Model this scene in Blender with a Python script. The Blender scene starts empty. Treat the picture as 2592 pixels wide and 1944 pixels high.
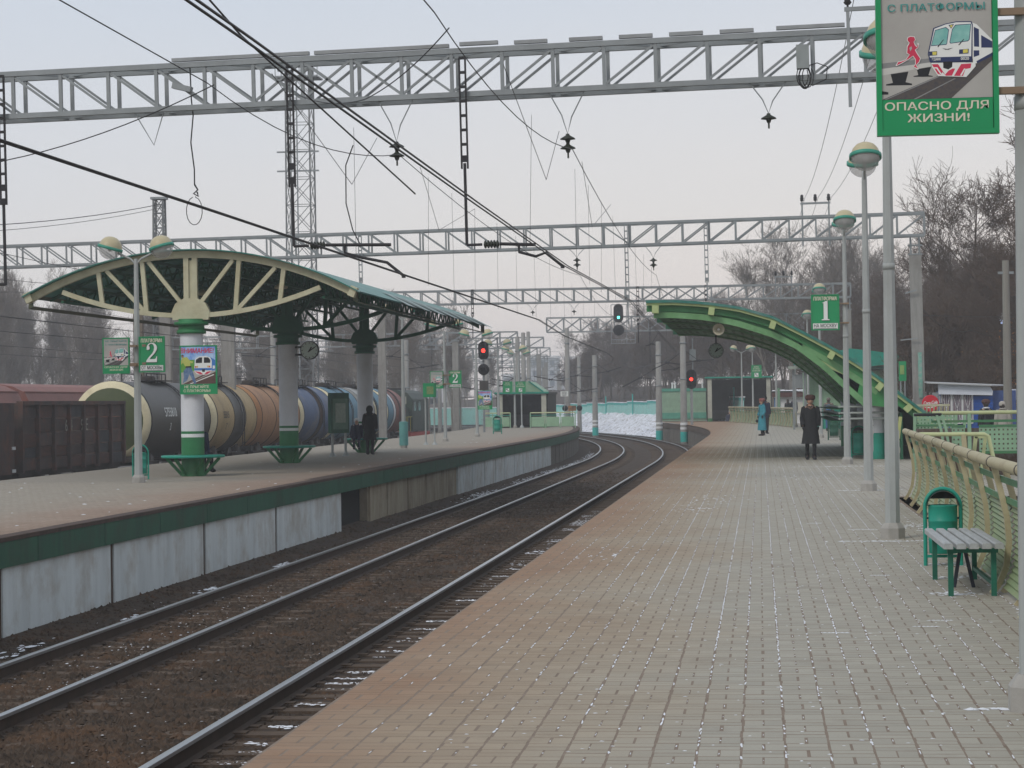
import bpy, bmesh, math, random
import numpy as np
from math import sin, cos, pi, radians, sqrt, atan2
from mathutils import Vector, Matrix, Euler
random.seed(7); rng = np.random.default_rng(7)
SC = bpy.context.scene; COL = SC.collection
# ---------------------------------------------------------------- camera, sky, sun, exposure
cd = bpy.data.cameras.new('camera'); cam = bpy.data.objects.new('camera', cd); COL.objects.link(cam)
cd.sensor_width = 36; cd.lens = 81.25; cd.clip_end = 4000; cd.clip_start = .1
cam.location = (0, 0, 1.6)
cam.rotation_euler = (Matrix.Rotation(radians(6.13), 3, 'Z') @ Matrix.Rotation(radians(90.46), 3, 'X') @ Matrix.Rotation(radians(-.8), 3, 'Z')).to_euler()
SC.camera = cam
SUN_EL, SUN_AZ = radians(40), radians(215)
w = bpy.data.worlds.new('World'); SC.world = w; w.use_nodes = True
nt = w.node_tree; bg = nt.nodes['Background']
sky = nt.nodes.new('ShaderNodeTexSky'); sky.sky_type = 'NISHITA'; sky.sun_disc = False
sky.sun_elevation = SUN_EL; sky.sun_rotation = SUN_AZ; sky.air_density = 1; sky.dust_density = 3; sky.altitude = 150
tc = nt.nodes.new('ShaderNodeTexCoord'); sx = nt.nodes.new('ShaderNodeSeparateXYZ'); nt.links.new(tc.outputs['Generated'], sx.inputs[0])
rp = nt.nodes.new('ShaderNodeValToRGB'); rp.color_ramp.elements[0].position = 0; rp.color_ramp.elements[0].color = (.99, .84, .755, 1)
e = rp.color_ramp.elements[1]; e.position = .21; e.color = (.66, .72, .81, 1)
e = rp.color_ramp.elements.new(.075); e.color = (.86, .815, .785, 1)
e = rp.color_ramp.elements.new(.6); e.color = (.68, .74, .83, 1)
nz = nt.nodes.new('ShaderNodeTexNoise'); nz.inputs['Scale'].default_value = 2.2; nz.inputs['Detail'].default_value = 3
mpn = nt.nodes.new('ShaderNodeMapping'); mpn.inputs['Scale'].default_value = (1, 1, 4)
nt.links.new(tc.outputs['Generated'], mpn.inputs[0]); nt.links.new(mpn.outputs[0], nz.inputs['Vector'])
ad = nt.nodes.new('ShaderNodeMath'); ad.operation = 'MULTIPLY_ADD'; ad.inputs[1].default_value = .07; ad.inputs[2].default_value = -.035
nt.links.new(nz.outputs[0], ad.inputs[0])
ad3 = nt.nodes.new('ShaderNodeMath'); ad3.operation = 'MULTIPLY_ADD'; ad3.inputs[1].default_value = -.10; nt.links.new(sx.outputs['X'], ad3.inputs[0]); nt.links.new(sx.outputs['Z'], ad3.inputs[2])
ad2 = nt.nodes.new('ShaderNodeMath'); nt.links.new(ad.outputs[0], ad2.inputs[0]); nt.links.new(ad3.outputs[0], ad2.inputs[1])
nt.links.new(ad2.outputs[0], rp.inputs[0])
ml = nt.nodes.new('ShaderNodeVectorMath'); ml.operation = 'SCALE'; ml.inputs['Scale'].default_value = 10.2; nt.links.new(rp.outputs[0], ml.inputs[0])
mx = nt.nodes.new('ShaderNodeMixRGB'); mx.inputs[0].default_value = .9
nt.links.new(sky.outputs[0], mx.inputs[1]); nt.links.new(ml.outputs[0], mx.inputs[2]); nt.links.new(mx.outputs[0], bg.inputs[0])
bg.inputs[1].default_value = .1
sd = bpy.data.lights.new('sun', 'SUN'); sun = bpy.data.objects.new('sun', sd); COL.objects.link(sun)
sd.energy = 1.3; sd.angle = radians(16); sd.color = (1, .93, .84)
sv = Vector((sin(SUN_AZ) * cos(SUN_EL), cos(SUN_AZ) * cos(SUN_EL), sin(SUN_EL)))
sun.rotation_euler = sv.to_track_quat('Z', 'Y').to_euler(); sun.location = (0, 0, 60)
vs = SC.view_settings; SC.display_settings.display_device = 'sRGB'
vs.view_transform = 'Standard'; vs.look = 'None'; vs.exposure = .0; vs.gamma = 1; vs.use_curve_mapping = False
SC.cycles.max_bounces = 6; SC.cycles.transparent_max_bounces = 12; SC.cycles.volume_bounces = 2
# ---------------------------------------------------------------- materials
MATS = {}
def M(name, col, rough=.7, col2=None, var=.22, scale=3., bump=0., bscale=40., metal=0., streak=None, emit=None, alpha=1., spec=.3, dirt=None, dscale=1.2, damt=.5, dthr=(.48, .7)):
    """principled with a two-tone noise, optional vertical streaks, dirt patches and fine relief"""
    if name in MATS: return MATS[name]
    m = bpy.data.materials.new(name); m.use_nodes = True; t = m.node_tree; N = t.nodes; L = t.links
    b = N['Principled BSDF']; b.inputs['Roughness'].default_value = rough; b.inputs['Metallic'].default_value = metal
    b.inputs['Specular IOR Level'].default_value = spec
    c = tuple(col) + (1,)
    if emit:
        b.inputs['Base Color'].default_value = c; b.inputs['Emission Color'].default_value = c; b.inputs['Emission Strength'].default_value = emit
        MATS[name] = m; return m
    co = N.new('ShaderNodeTexCoord'); src = co.outputs['Object']
    if streak:
        mp = N.new('ShaderNodeMapping'); mp.inputs['Scale'].default_value = streak; L.new(src, mp.inputs[0]); src2 = mp.outputs[0]
    else: src2 = src
    n = N.new('ShaderNodeTexNoise'); n.inputs['Scale'].default_value = scale; n.inputs['Detail'].default_value = 6; n.inputs['Roughness'].default_value = .62
    L.new(src2, n.inputs['Vector'])
    r = N.new('ShaderNodeValToRGB'); L.new(n.outputs[0], r.inputs[0])
    c2 = tuple(col2) + (1,) if col2 else tuple(x * (1 - var) for x in col) + (1,)
    r.color_ramp.elements[0].position = .33; r.color_ramp.elements[0].color = c2
    r.color_ramp.elements[1].position = .68; r.color_ramp.elements[1].color = c
    out = r.outputs[0]
    if dirt:
        d = N.new('ShaderNodeTexNoise'); d.inputs['Scale'].default_value = dscale; d.inputs['Detail'].default_value = 8; d.inputs['Roughness'].default_value = .7
        L.new(src, d.inputs['Vector'])
        dr = N.new('ShaderNodeValToRGB'); dr.color_ramp.elements[0].position = dthr[0]; dr.color_ramp.elements[0].color = (0, 0, 0, 1)
        dr.color_ramp.elements[1].position = dthr[1]; dr.color_ramp.elements[1].color = (damt, damt, damt, 1); L.new(d.outputs[0], dr.inputs[0])
        mm = N.new('ShaderNodeMixRGB'); L.new(dr.outputs[0], mm.inputs[0]); L.new(out, mm.inputs[1]); mm.inputs[2].default_value = tuple(dirt) + (1,); out = mm.outputs[0]
    L.new(out, b.inputs['Base Color'])
    if bump:
        bn = N.new('ShaderNodeTexNoise'); bn.inputs['Scale'].default_value = bscale; bn.inputs['Detail'].default_value = 4; L.new(src, bn.inputs['Vector'])
        bp = N.new('ShaderNodeBump'); bp.inputs['Strength'].default_value = bump; bp.inputs['Distance'].default_value = .02
        L.new(bn.outputs[0], bp.inputs['Height']); L.new(bp.outputs[0], b.inputs['Normal'])
    if alpha < 1: b.inputs['Alpha'].default_value = alpha
    MATS[name] = m; return m
RUST = (.10, .045, .022)
teal = M('teal_paint', (.014, .29, .21), .45, var=.2, dirt=(.02, .10, .07), damt=.6)
green = M('green_paint', (.03, .20, .075), .5, var=.3, dirt=RUST, damt=.25)
sgreen = M('sign_green', (.012, .27, .10), .4, var=.08)
dgreen = M('dark_green_paint', (.02, .105, .06), .55, col2=(.012, .07, .045), scale=2, streak=(3, 3, .5), dirt=(.035, .04, .03), damt=.7)
cgreen = M('canopy_green', (.05, .26, .085), .5, col2=(.03, .19, .06), scale=1.5, dirt=(.05, .09, .045), damt=.5)
pgreen = M('pale_green', (.27, .44, .29), .55, var=.15, dirt=(.17, .26, .16), damt=.4)
cream = M('cream_paint', (.53, .515, .36), .5, var=.18, dirt=(.27, .22, .11), damt=.6)
tan = M('fence_cream', (.44, .40, .25), .55, col2=(.36, .32, .20), dirt=RUST, dscale=3, damt=.5)
white = M('white_paint', (.70, .71, .72), .5, var=.08, dirt=(.42, .42, .41), damt=.5)
galv = M('galvanised', (.27, .295, .305), .5, var=.22, metal=.25, scale=2)
lamp_grey = M('lamp_post_grey', (.36, .385, .38), .5, var=.15, scale=2.2, streak=(4, 4, .6), dirt=(.22, .22, .2), damt=.4)
conc = M('concrete', (.38, .37, .345), .85, var=.25, bump=.15, dirt=(.2, .19, .17), damt=.6)
cgrey = M("concrete_post", (.29, .285, .27), .85, var=.25, streak=(3, 3, .4), dirt=(.17, .16, .145), damt=.7)
dark = M('dark_steel', (.022, .021, .024), .6, var=.3)
wirem = M('wire_copper', (.028, .027, .03), .5, var=.2, metal=.3)
rust = M('rusty_brown', (.075, .042, .028), .85, col2=(.045, .027, .02), scale=4)
black = M('black_cloth', (.012, .012, .014), .9, var=.3, scale=8)
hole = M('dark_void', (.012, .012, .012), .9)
glass = M('lamp_glass', (.55, .56, .55), .12, var=.05, alpha=.42, spec=.6)
winglass = M('window_glass', (.05, .06, .07), .15, var=.2, spec=.6)
snowm = M('snow', (.80, .82, .86), .75, col2=(.64, .66, .70), scale=9, bump=.3, bscale=30)
# ---------------------------------------------------------------- mesh helpers
class G:
    def __init__(s): s.v = []; s.f = []; s.m = []; s.s = []
    def add(s, vs, fs, mi=0, sm=False):
        o = len(s.v); s.v += [tuple(p) for p in vs]
        for f in fs: s.f.append([i + o for i in f]); s.m.append(mi); s.s.append(sm)
        return s
    def box(s, x, y, z, sx, sy, sz, rz=0, mi=0, ry=0):
        P = []
        for i in (-.5, .5):
            for j in (-.5, .5):
                for k in (-.5, .5):
                    a, b, c = i * sx, j * sy, k * sz
                    if ry: a, c = a * cos(ry) + c * sin(ry), -a * sin(ry) + c * cos(ry)
                    if rz: a, b = a * cos(rz) - b * sin(rz), a * sin(rz) + b * cos(rz)
                    P.append((x + a, y + b, z + c))
        return s.add(P, [(0, 1, 3, 2), (4, 6, 7, 5), (0, 4, 5, 1), (2, 3, 7, 6), (0, 2, 6, 4), (1, 5, 7, 3)], mi)
    def bar(s, p, q, w, h=None, mi=0, up=(0, 0, 1)):
        p = Vector(p); q = Vector(q); h = h or w; d = (q - p).normalized(); u = Vector(up)
        if abs(d.dot(u)) > .98: u = Vector((0, 1, 0))
        a = d.cross(u).normalized() * w / 2; b = a.cross(d).normalized() * h / 2
        P = [p - a - b, p + a - b, p + a + b, p - a + b, q - a - b, q + a - b, q + a + b, q - a + b]
        return s.add(P, [(0, 1, 2, 3), (4, 7, 6, 5), (0, 4, 5, 1), (1, 5, 6, 2), (2, 6, 7, 3), (3, 7, 4, 0)], mi)
    def tube(s, pts, r, n=6, mi=0, sm=True, cap=True):
        pts = [Vector(p) for p in pts]; k = len(pts); R = r if hasattr(r, '__len__') else [r] * k
        P = []; u = None
        for i, p in enumerate(pts):
            d = (pts[min(i + 1, k - 1)] - pts[max(i - 1, 0)])
            d = d.normalized() if d.length > 1e-9 else Vector((0, 0, 1))
            if u is None: u = d.orthogonal().normalized()
            u = (u - d * u.dot(d)); u = u.normalized() if u.length > 1e-6 else d.orthogonal().normalized()
            v = d.cross(u)
            for j in range(n):
                a = 2 * pi * j / n; P.append(p + (u * cos(a) + v * sin(a)) * R[i])
        F = [(i * n + j, i * n + (j + 1) % n, (i + 1) * n + (j + 1) % n, (i + 1) * n + j) for i in range(k - 1) for j in range(n)]
        s.add(P, F, mi, sm)
        if cap: s.add(P[:n], [tuple(range(n))[::-1]], mi); s.add(P[-n:], [tuple(range(n))], mi)
        return s
    def lathe(s, prof, n=16, c=(0, 0, 0), mi=0, sm=True, rot=None, sy=1):
        P = []
        for r, z in prof:
            for j in range(n):
                a = 2 * pi * (j + .5) / n; v = Vector((r * cos(a), r * sin(a) * sy, z))
                if rot: v = rot @ v
                P.append(v + Vector(c))
        k = len(prof); F = [(i * n + j, i * n + (j + 1) % n, (i + 1) * n + (j + 1) % n, (i + 1) * n + j) for i in range(k - 1) for j in range(n)]
        s.add(P, F, mi, sm)
        if prof[0][0] > 1e-4: s.add(P[:n], [tuple(range(n))[::-1]], mi)
        if prof[-1][0] > 1e-4: s.add(P[-n:], [tuple(range(n))], mi)
        return s
    def prism(s, poly, y0, y1, mi=0, axis='y'):
        n = len(poly)
        f = (lambda a, b, c: (a, c, b)) if axis == 'y' else ((lambda a, b, c: (c, a, b)) if axis == 'x' else (lambda a, b, c: (a, b, c)))
        P = [f(a, b, y0) for a, b in poly] + [f(a, b, y1) for a, b in poly]
        F = [tuple(range(n)), tuple(range(2 * n - 1, n - 1, -1))] + [(i, i + n, (i + 1) % n + n, (i + 1) % n) for i in range(n)]
        return s.add(P, F, mi)
    def sheet(s, rows, mi=0, sm=False):
        c = len(rows[0]); P = [p for r in rows for p in r]
        return s.add(P, [(i * c + j, i * c + j + 1, (i + 1) * c + j + 1, (i + 1) * c + j) for i in range(len(rows) - 1) for j in range(c - 1)], mi, sm)
    def sphere(s, c, r, n=10, k=6, mi=0, sc=(1, 1, 1)):
        P = [(c[0] + r * sc[0] * sin(pi * i / k) * cos(2 * pi * j / n), c[1] + r * sc[1] * sin(pi * i / k) * sin(2 * pi * j / n), c[2] + r * sc[2] * cos(pi * i / k)) for i in range(k + 1) for j in range(n)]
        return s.add(P, [(i * n + j, (i + 1) * n + j, (i + 1) * n + (j + 1) % n, i * n + (j + 1) % n) for i in range(k) for j in range(n)], mi, True)
    def mesh(s, name, mats):
        me = bpy.data.meshes.new(name); me.from_pydata(s.v, [], s.f)
        for m in (mats if isinstance(mats, (list, tuple)) else [mats]): me.materials.append(m)
        if len(me.polygons) == len(s.m):
            me.polygons.foreach_set('material_index', s.m); me.polygons.foreach_set('use_smooth', s.s)
        me.update(); return me
    def build(s, name, mats, parent=None, loc=None, rz=0, **props):
        return put(name, s.mesh(name, mats), parent, loc, rz, **props)
def put(name, me, parent=None, loc=None, rz=0, **props):
    o = bpy.data.objects.new(name, me); COL.objects.link(o)
    if parent: o.parent = parent
    if loc: o.location = loc
    if rz: o.rotation_euler[2] = rz
    for k, v in props.items(): o[k] = v
    return o
def np_mesh(name, V, F, mats, mi=None, smooth=False):
    me = bpy.data.meshes.new(name); V = np.asarray(V, np.float32); F = np.asarray(F, np.int32); k = F.shape[1]
    me.vertices.add(len(V)); me.vertices.foreach_set('co', V.ravel()); me.loops.add(F.size); me.loops.foreach_set('vertex_index', F.ravel())
    me.polygons.add(len(F)); me.polygons.foreach_set('loop_start', np.arange(0, F.size, k, dtype=np.int32))
    for m in (mats if isinstance(mats, (list, tuple)) else [mats]): me.materials.append(m)
    if mi is not None: me.polygons.foreach_set('material_index', np.asarray(mi, np.int32))
    me.polygons.foreach_set('use_smooth', np.full(len(F), bool(smooth)))
    me.update(calc_edges=True); return me
def thing(name, label, cat, loc=(0, 0, 0), rz=0, group=None):
    o = bpy.data.objects.new(name, None); COL.objects.link(o); o.location = loc; o.rotation_euler[2] = rz
    o.empty_display_size = .2; o['label'] = label; o['category'] = cat
    if group: o['group'] = group
    return o
def setting(name): 
    o = bpy.data.objects.new(name, None); COL.objects.link(o); o['kind'] = 'structure'; return o
def solo(o, label, cat, group=None):
    o['label'] = label; o['category'] = cat
    if group: o['group'] = group
    return o
def dup(o, loc=None, rz=None, label=None, group=None, parent=None, scale=None):
    c = o.copy(); COL.objects.link(c)
    if parent: c.parent = parent
    for ch in KIDS.get(o.name, None) or o.children: dup(ch, parent=c)
    if loc is not None: c.location = loc
    if rz is not None: c.rotation_euler[2] = rz
    if scale: c.scale = scale
    if label: c['label'] = label
    if group: c['group'] = group
    return c
KIDS = {}
def text(s, size, mat, parent, loc, bold=0., shear=0., name='lettering', sx=1., rz=0., tilt=0., fit=None):
    cu = bpy.data.curves.new('lettering', 'FONT'); cu.body = s; cu.size = size
    cu.shear = shear; cu.resolution_u = 3
    t = bpy.data.objects.new('tmp', cu); COL.objects.link(t)
    dg = bpy.context.evaluated_depsgraph_get(); me = bpy.data.meshes.new_from_object(t.evaluated_get(dg)); bpy.data.objects.remove(t)
    v = np.empty(len(me.vertices) * 3, np.float32); me.vertices.foreach_get('co', v); v = v.reshape(-1, 3); lo, hi = v.min(0), v.max(0)
    if fit: sx = fit / max(1e-6, hi[0] - lo[0])
    v[:, 0] = (v[:, 0] - (lo[0] + hi[0]) / 2) * sx; v[:, 1] -= size * .345 if 'Q' not in s else 0; me.vertices.foreach_set('co', v.ravel()); me.update()
    if bold:
        f = [tuple(q.vertices) for q in me.polygons]; n = len(v); W = np.concatenate([v + np.array((dx * bold * size * 1.6, dy * bold * size, .00025 * i), np.float32) for i, (dx, dy) in enumerate(((0, 0), (-1, -.6), (1, .6), (-1, .6), (1, -.6)))])
        me = bpy.data.meshes.new('lettering'); me.from_pydata(W.tolist(), [], [[j + n * i for j in q] for i in range(5) for q in f])
    me.materials.clear(); me.materials.append(mat)
    o = put(name, me, parent, loc); o.rotation_euler = (pi / 2, tilt, rz); return o
def cs(y): return -max(0., y - 102.5) ** 2 / 920.
def flat(g, poly, mi, y): g.add([(a, y, b) for a, b in poly], [tuple(range(len(poly)))], mi)
# ================================================================ ground
soil = M('soil', (.10, .075, .052), .95, col2=(.055, .042, .032), scale=.35, bump=.6, bscale=6, dirt=(.62, .63, .66), dscale=.22, damt=.8)
g = G()
xs = [-600, -300, -150, -90, -60, -40, -17.2]; 
g.sheet([[(-695, -55, -1.62), (695, -55, -1.62)], [(-695, 1175, -1.62), (695, 1175, -1.62)]])
g.build('ground', soil, kind='structure')
# railway bed between the platforms and the yard to the west
bal = M('ballast_soil', (.060, .040, .026), .95, col2=(.03, .022, .017), scale=7, bump=1., bscale=28, dirt=(.085, .05, .028), dscale=.8, damt=.7)
def strip(name, prof, y0, y1, step, mat, wob=0., **kw):
    rows = []; y = y0
    while y <= y1 + 1e-6:
        rows.append([(o + cs(y), y, z + (random.uniform(-wob, wob) if 0 < i < len(prof) - 1 else 0)) for i, (o, z) in enumerate(prof)]); y += step
    return G().sheet(rows, 0, True).build(name, mat, **kw)
strip('railway_bed', [(-9.75, -1.22), (-9.2, -1.3), (-8.6, -1.34), (-7.5, -1.335), (-6.3, -1.34), (-5.6, -1.33), (-5.1, -1.335), (-4, -1.34), (-3, -1.36), (-2.1, -1.36), (-1.4, -1.36)], 4, 300, 1., bal, .012, kind='structure')
strip('yard_ballast', [(-75, -1.5), (-50, -1.45), (-36, -1.45), (-30, -1.4), (-25, -1.36), (-20, -1.4), (-17.6, -1.5), (-16.9, -1.6)], 20, 420, 8, bal, .03, kind='structure')
# gravel: real stones near, up to where a stone is a pixel
def stones(n, y0, y1, o0, o1, zf, smin, smax, name, mat):
    base = np.array([(1, 0, 0), (-1, 0, 0), (0, 1, 0), (0, -1, 0), (0, 0, 1), (0, 0, -1)], float)
    F0 = np.array([(0, 2, 4), (2, 1, 4), (1, 3, 4), (3, 0, 4), (2, 0, 5), (1, 2, 5), (3, 1, 5), (0, 3, 5)])
    u = rng.random(n); y = 1 / (1 / y0 + (1 / y1 - 1 / y0) * u); o = rng.uniform(o0, o1, n)
    x = o + np.array([cs(v) for v in y]); s = rng.uniform(smin, smax, n); z = np.array([zf(a) for a in o]) + s * .1
    V = base[None] * (s[:, None, None] * rng.uniform(.55, 1.2, (n, 6, 1))) * np.array([1, 1, .7]); V += rng.normal(0, .12, V.shape) * s[:, None, None]
    a = rng.random(n) * 6.28; c, d = np.cos(a)[:, None], np.sin(a)[:, None]
    V = np.stack([V[..., 0] * c - V[..., 1] * d, V[..., 0] * d + V[..., 1] * c, V[..., 2]], -1) + np.stack([x, y, z], 1)[:, None]
    F = F0[None] + np.arange(n)[:, None, None] * 6
    return put(name, np_mesh(name, V.reshape(-1, 3), F.reshape(-1, 3), mat), kind='stuff')
stm = M('ballast_stone', (.075, .052, .036), .9, col2=(.03, .023, .017), scale=5, dirt=(.11, .06, .032), dscale=1, damt=.8)
gz = lambda o: -1.335 + (max(0, -9.0 - o) * .12)
stones(46000, 14.5, 95, -9.62, -4.85, gz, .024, .062, 'gravel', stm)
stones(9000, 13, 60, -4.72, -2.5, lambda o: -1.345, .022, .045, 'gravel', stm)
# ---------------------------------------------------------------- tracks
railm = M('rail_rust', (.06, .038, .026), .8, col2=(.04, .026, .018), scale=5)
headm = M('rail_head', (.42, .44, .46), .28, var=.12, metal=.75, scale=2, streak=(5, .15, 5))
slm = M('sleeper', (.12, .085, .06), .95, col2=(.07, .05, .036), scale=4, bump=.5, dirt=(.04, .03, .022), damt=.6)
RAILP = [(-.065, -.18), (.065, -.18), (.065, -.165), (.012, -.145), (.012, -.045), (.036, -.035), (.036, -.004), (.026, 0), (-.026, 0), (-.036, -.004), (-.036, -.035), (-.012, -.045), (-.012, -.145), (-.065, -.165)]
def rail(o, parent, y0, y1, z):
    g = G(); ys = list(np.arange(y0, 100, 6)) + list(np.arange(100, y1, 2.5)); n = len(RAILP); P = []
    for y in ys:
        for a, b in RAILP: P.append((o + cs(y) + a, y, z + b))
    for i in range(len(ys) - 1):
        for j in range(n):
            k = (j + 1) % n; g.s.append(False); g.m.append(1 if j in (5, 6, 7, 8, 9) else 0); g.f.append([i * n + j, i * n + k, (i + 1) * n + k, (i + 1) * n + j])
    g.v = P; g.f.append(list(range(n))); g.m.append(0); g.s.append(False)
    return g.build('rail', [railm, headm], parent)
def track(oa, ob, y0, y1, step, zr, cut):
    t = setting('railway_track'); rail(oa, t, y0, y1, zr); rail(ob, t, y0, y1, zr)
    me = G().box(0, 0, -.09, 2.6, .24, .18).box(-(ob - oa) / 2, 0, .005, .3, .16, .02).box((ob - oa) / 2, 0, .005, .3, .16, .02).mesh('sleeper', slm)
    y = y0 + .3; k = 0; far = G()
    while y < y1:
        x = (oa + ob) / 2 + cs(y); rz = atan2(max(0, y - 102.5) * 2 / 920, 1)
        if k < 290 and y < cut: put('sleeper', me, t, (x, y, zr - .17 + random.uniform(-.012, .006)), rz)
        else: far.box(x, y, zr - .28, 2.6, .24, .18, rz)
        y += step; k += 1
    if far.v: far.build('sleeper_row', slm, t, kind='stuff')
    return t
track(-4.74, -3.36, 12, 280, .53, -1.15, 160)
track(-8.2, -6.86, 14, 280, .53, -1.15, 160)
for o in (-20.1, -25.3, -30.2, -35.4): track(o, o + 1.38, 40, 300, .55, -1.2, 30)
# ---------------------------------------------------------------- platforms
# pavers: columns of basket weave, two stretchers then a pair side by side
def paver_mat(name, grid):
    m = bpy.data.materials.new(name); m.use_nodes = True; t = m.node_tree; N = t.nodes; L = t.links; b = N['Principled BSDF']
    b.inputs['Roughness'].default_value = .8; b.inputs['Specular IOR Level'].default_value = .25
    ge = N.new('ShaderNodeNewGeometry'); sp = N.new('ShaderNodeSeparateXYZ'); L.new(ge.outputs['Position'], sp.inputs[0])
    def mth(op, a, bb=None):
        q = N.new('ShaderNodeMath'); q.operation = op
        for i, v in enumerate((a, bb)):
            if v is None: continue
            if isinstance(v, (int, float)): q.inputs[i].default_value = v
            else: L.new(v, q.inputs[i])
        return q.outputs[0]
    X, Y = sp.outputs['X'], sp.outputs['Y']
    nz = N.new('ShaderNodeTexNoise'); nz.inputs['Scale'].default_value = .35; nz.inputs['Detail'].default_value = 6; nz.inputs['Roughness'].default_value = .6; L.new(ge.outputs['Position'], nz.inputs['Vector'])
    # brake dust browns the strip along the track edge
    u = mth('ADD', mth('MULTIPLY', mth('ADD', X, 2.3 if grid > 0 else 9.4), .42 if grid > 0 else -.30), mth('MULTIPLY', mth('SUBTRACT', nz.outputs[0], .5), .9))
    r = N.new('ShaderNodeValToRGB'); L.new(u, r.inputs[0]); el = r.color_ramp.elements
    el[0].position = .0; el[0].color = (.265, .17, .108, 1) if grid > 0 else (.25, .178, .132, 1)
    el[1].position = .95; el[1].color = (.335, .315, .265, 1) if grid > 0 else (.30, .268, .22, 1)
    e = el.new(.3); e.color = (.295, .228, .16, 1) if grid > 0 else (.29, .22, .17, 1)
    e = el.new(.62); e.color = (.325, .28, .215, 1) if grid > 0 else (.30, .255, .205, 1)
    col = r.outputs[0]
    oi = N.new('ShaderNodeObjectInfo'); rnd = mth('FRACT', mth('ADD', oi.outputs['Random'], ge.outputs['Random Per Island']))
    fine = N.new('ShaderNodeTexNoise'); fine.inputs['Scale'].default_value = 60; fine.inputs['Detail'].default_value = 3; L.new(ge.outputs['Position'], fine.inputs['Vector'])
    hv = N.new('ShaderNodeHueSaturation'); L.new(col, hv.inputs['Color'])
    L.new(mth('ADD', mth('ADD', mth('MULTIPLY', rnd, .13), mth('MULTIPLY', fine.outputs[0], .16)), .85), hv.inputs['Value']); col = hv.outputs[0]
    d2 = N.new('ShaderNodeTexNoise'); d2.inputs['Scale'].default_value = 1.1; d2.inputs['Detail'].default_value = 8; d2.inputs['Roughness'].default_value = .75; L.new(ge.outputs['Position'], d2.inputs['Vector'])
    dr = N.new('ShaderNodeValToRGB'); dr.color_ramp.elements[0].position = .55; dr.color_ramp.elements[0].color = (0, 0, 0, 1); dr.color_ramp.elements[1].position = .8; dr.color_ramp.elements[1].color = (.55, .55, .55, 1); L.new(d2.outputs[0], dr.inputs[0])
    mm = N.new('ShaderNodeMixRGB'); L.new(dr.outputs[0], mm.inputs[0]); L.new(col, mm.inputs[1]); mm.inputs[2].default_value = (.15, .115, .085, 1); col = mm.outputs[0]
    bp = N.new('ShaderNodeBump'); bp.inputs['Strength'].default_value = .12; bp.inputs['Distance'].default_value = .003; L.new(fine.outputs[0], bp.inputs['Height']); L.new(bp.outputs[0], b.inputs['Normal'])
    if grid == 2 or grid == 0:
        fx = mth('FRACT', mth('DIVIDE', X, .2)); fy = mth('FRACT', mth('DIVIDE', Y, .2))
        j = mth('MAXIMUM', mth('LESS_THAN', fx, .07), mth('LESS_THAN', fy, .06))
        jm = N.new('ShaderNodeMixRGB'); L.new(mth('MULTIPLY', j, .55 if grid else .45), jm.inputs[0]); L.new(col, jm.inputs[1]); jm.inputs[2].default_value = (.09, .065, .048, 1); col = jm.outputs[0]
    L.new(col, b.inputs['Base Color']); return m
pav = paver_mat('paver_concrete', 1); pavf = paver_mat('paving_far', 2); pavl = paver_mat('paving_west', 0)
jointm = M('joint_dirt', (.245, .195, .155), .95, col2=(.18, .138, .105), scale=6, dirt=(.2, .15, .11), damt=.4)
capm = M('edge_lip', (.085, .055, .042), .9, col2=(.045, .032, .027), scale=6)
wallm = M('wall_panel_white', (.60, .645, .65), .75, col2=(.47, .51, .515), scale=1.6, streak=(1, 1.8, .22), dirt=(.30, .255, .20), dscale=1.1, damt=.6, bump=.06, dthr=(.46, .66))
wallb = M('wall_panel_ochre', (.36, .32, .24), .8, col2=(.24, .20, .14), scale=2, streak=(1, 2, .3), dirt=(.13, .10, .075), dscale=.9, damt=.7)
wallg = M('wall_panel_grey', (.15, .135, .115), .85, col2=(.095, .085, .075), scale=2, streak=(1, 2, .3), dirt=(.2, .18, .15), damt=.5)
# --- east platform
PE = setting('platform'); EDGE = -2.32
def east_r(y): return 2.15 if y < 37.5 else (6.5 if y < 100 else 6.5 + cs(y))
rows = []
for y in list(np.arange(2, 36, 4)) + [37.4, 37.6] + list(np.arange(40, 180, 3)): rows.append([(EDGE + cs(y), y, -.0005), (east_r(y), y, -.0005)])
YP = 64.
nearr = [r for r in rows if r[0][1] <= YP]
G().sheet(nearr).build('paving_bed', jointm, PE)
G().sheet([[(a, b, -.0004 if b > YP else -.0050) for a, b, c in r] for r in rows if r[0][1] >= YP - 3]).build('paving', pavf, PE)
# paver geometry
def paver_mesh(sx, sy):
    b = .002; h = .012
    P = [(-sx / 2, -sy / 2, -h), (sx / 2, -sy / 2, -h), (sx / 2, sy / 2, -h), (-sx / 2, sy / 2, -h), (-sx / 2 + b, -sy / 2 + b, 0), (sx / 2 - b, -sy / 2 + b, 0), (sx / 2 - b, sy / 2 - b, 0), (-sx / 2 + b, sy / 2 - b, 0)]
    for i in range(4): P[i] = P[i][:2] + (-h,)
    return np.array(P), np.array([(4, 5, 6, 7), (0, 1, 5, 4), (1, 2, 6, 5), (2, 3, 7, 6), (3, 0, 4, 7)])
PS, PF = paver_mesh(.189, .0905); PL, _ = paver_mesh(.0915, .189)
meS = np_mesh('paver', PS, PF, pav); meL = np_mesh('paver', PL, PF, pav)
places = []
c = 0; x = EDGE + .105
ncol = int((6.4 - EDGE) / .2)
for c in range(ncol):
    x = EDGE + .11 + c * .2
    off = (.2 if c % 2 else 0) + random.uniform(-.012, .012)
    for k in range(int((YP - 3.) / .4)):
        y = 3 + k * .4 + off
        xm = 2.1 if y < 37.4 else 6.4
        if x > xm or x > .17 * y + 1.5: continue
        places += [(0, x, y + .05), (0, x, y + .15), (1, x - .05, y + .3), (1, x + .05, y + .3)]
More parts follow.
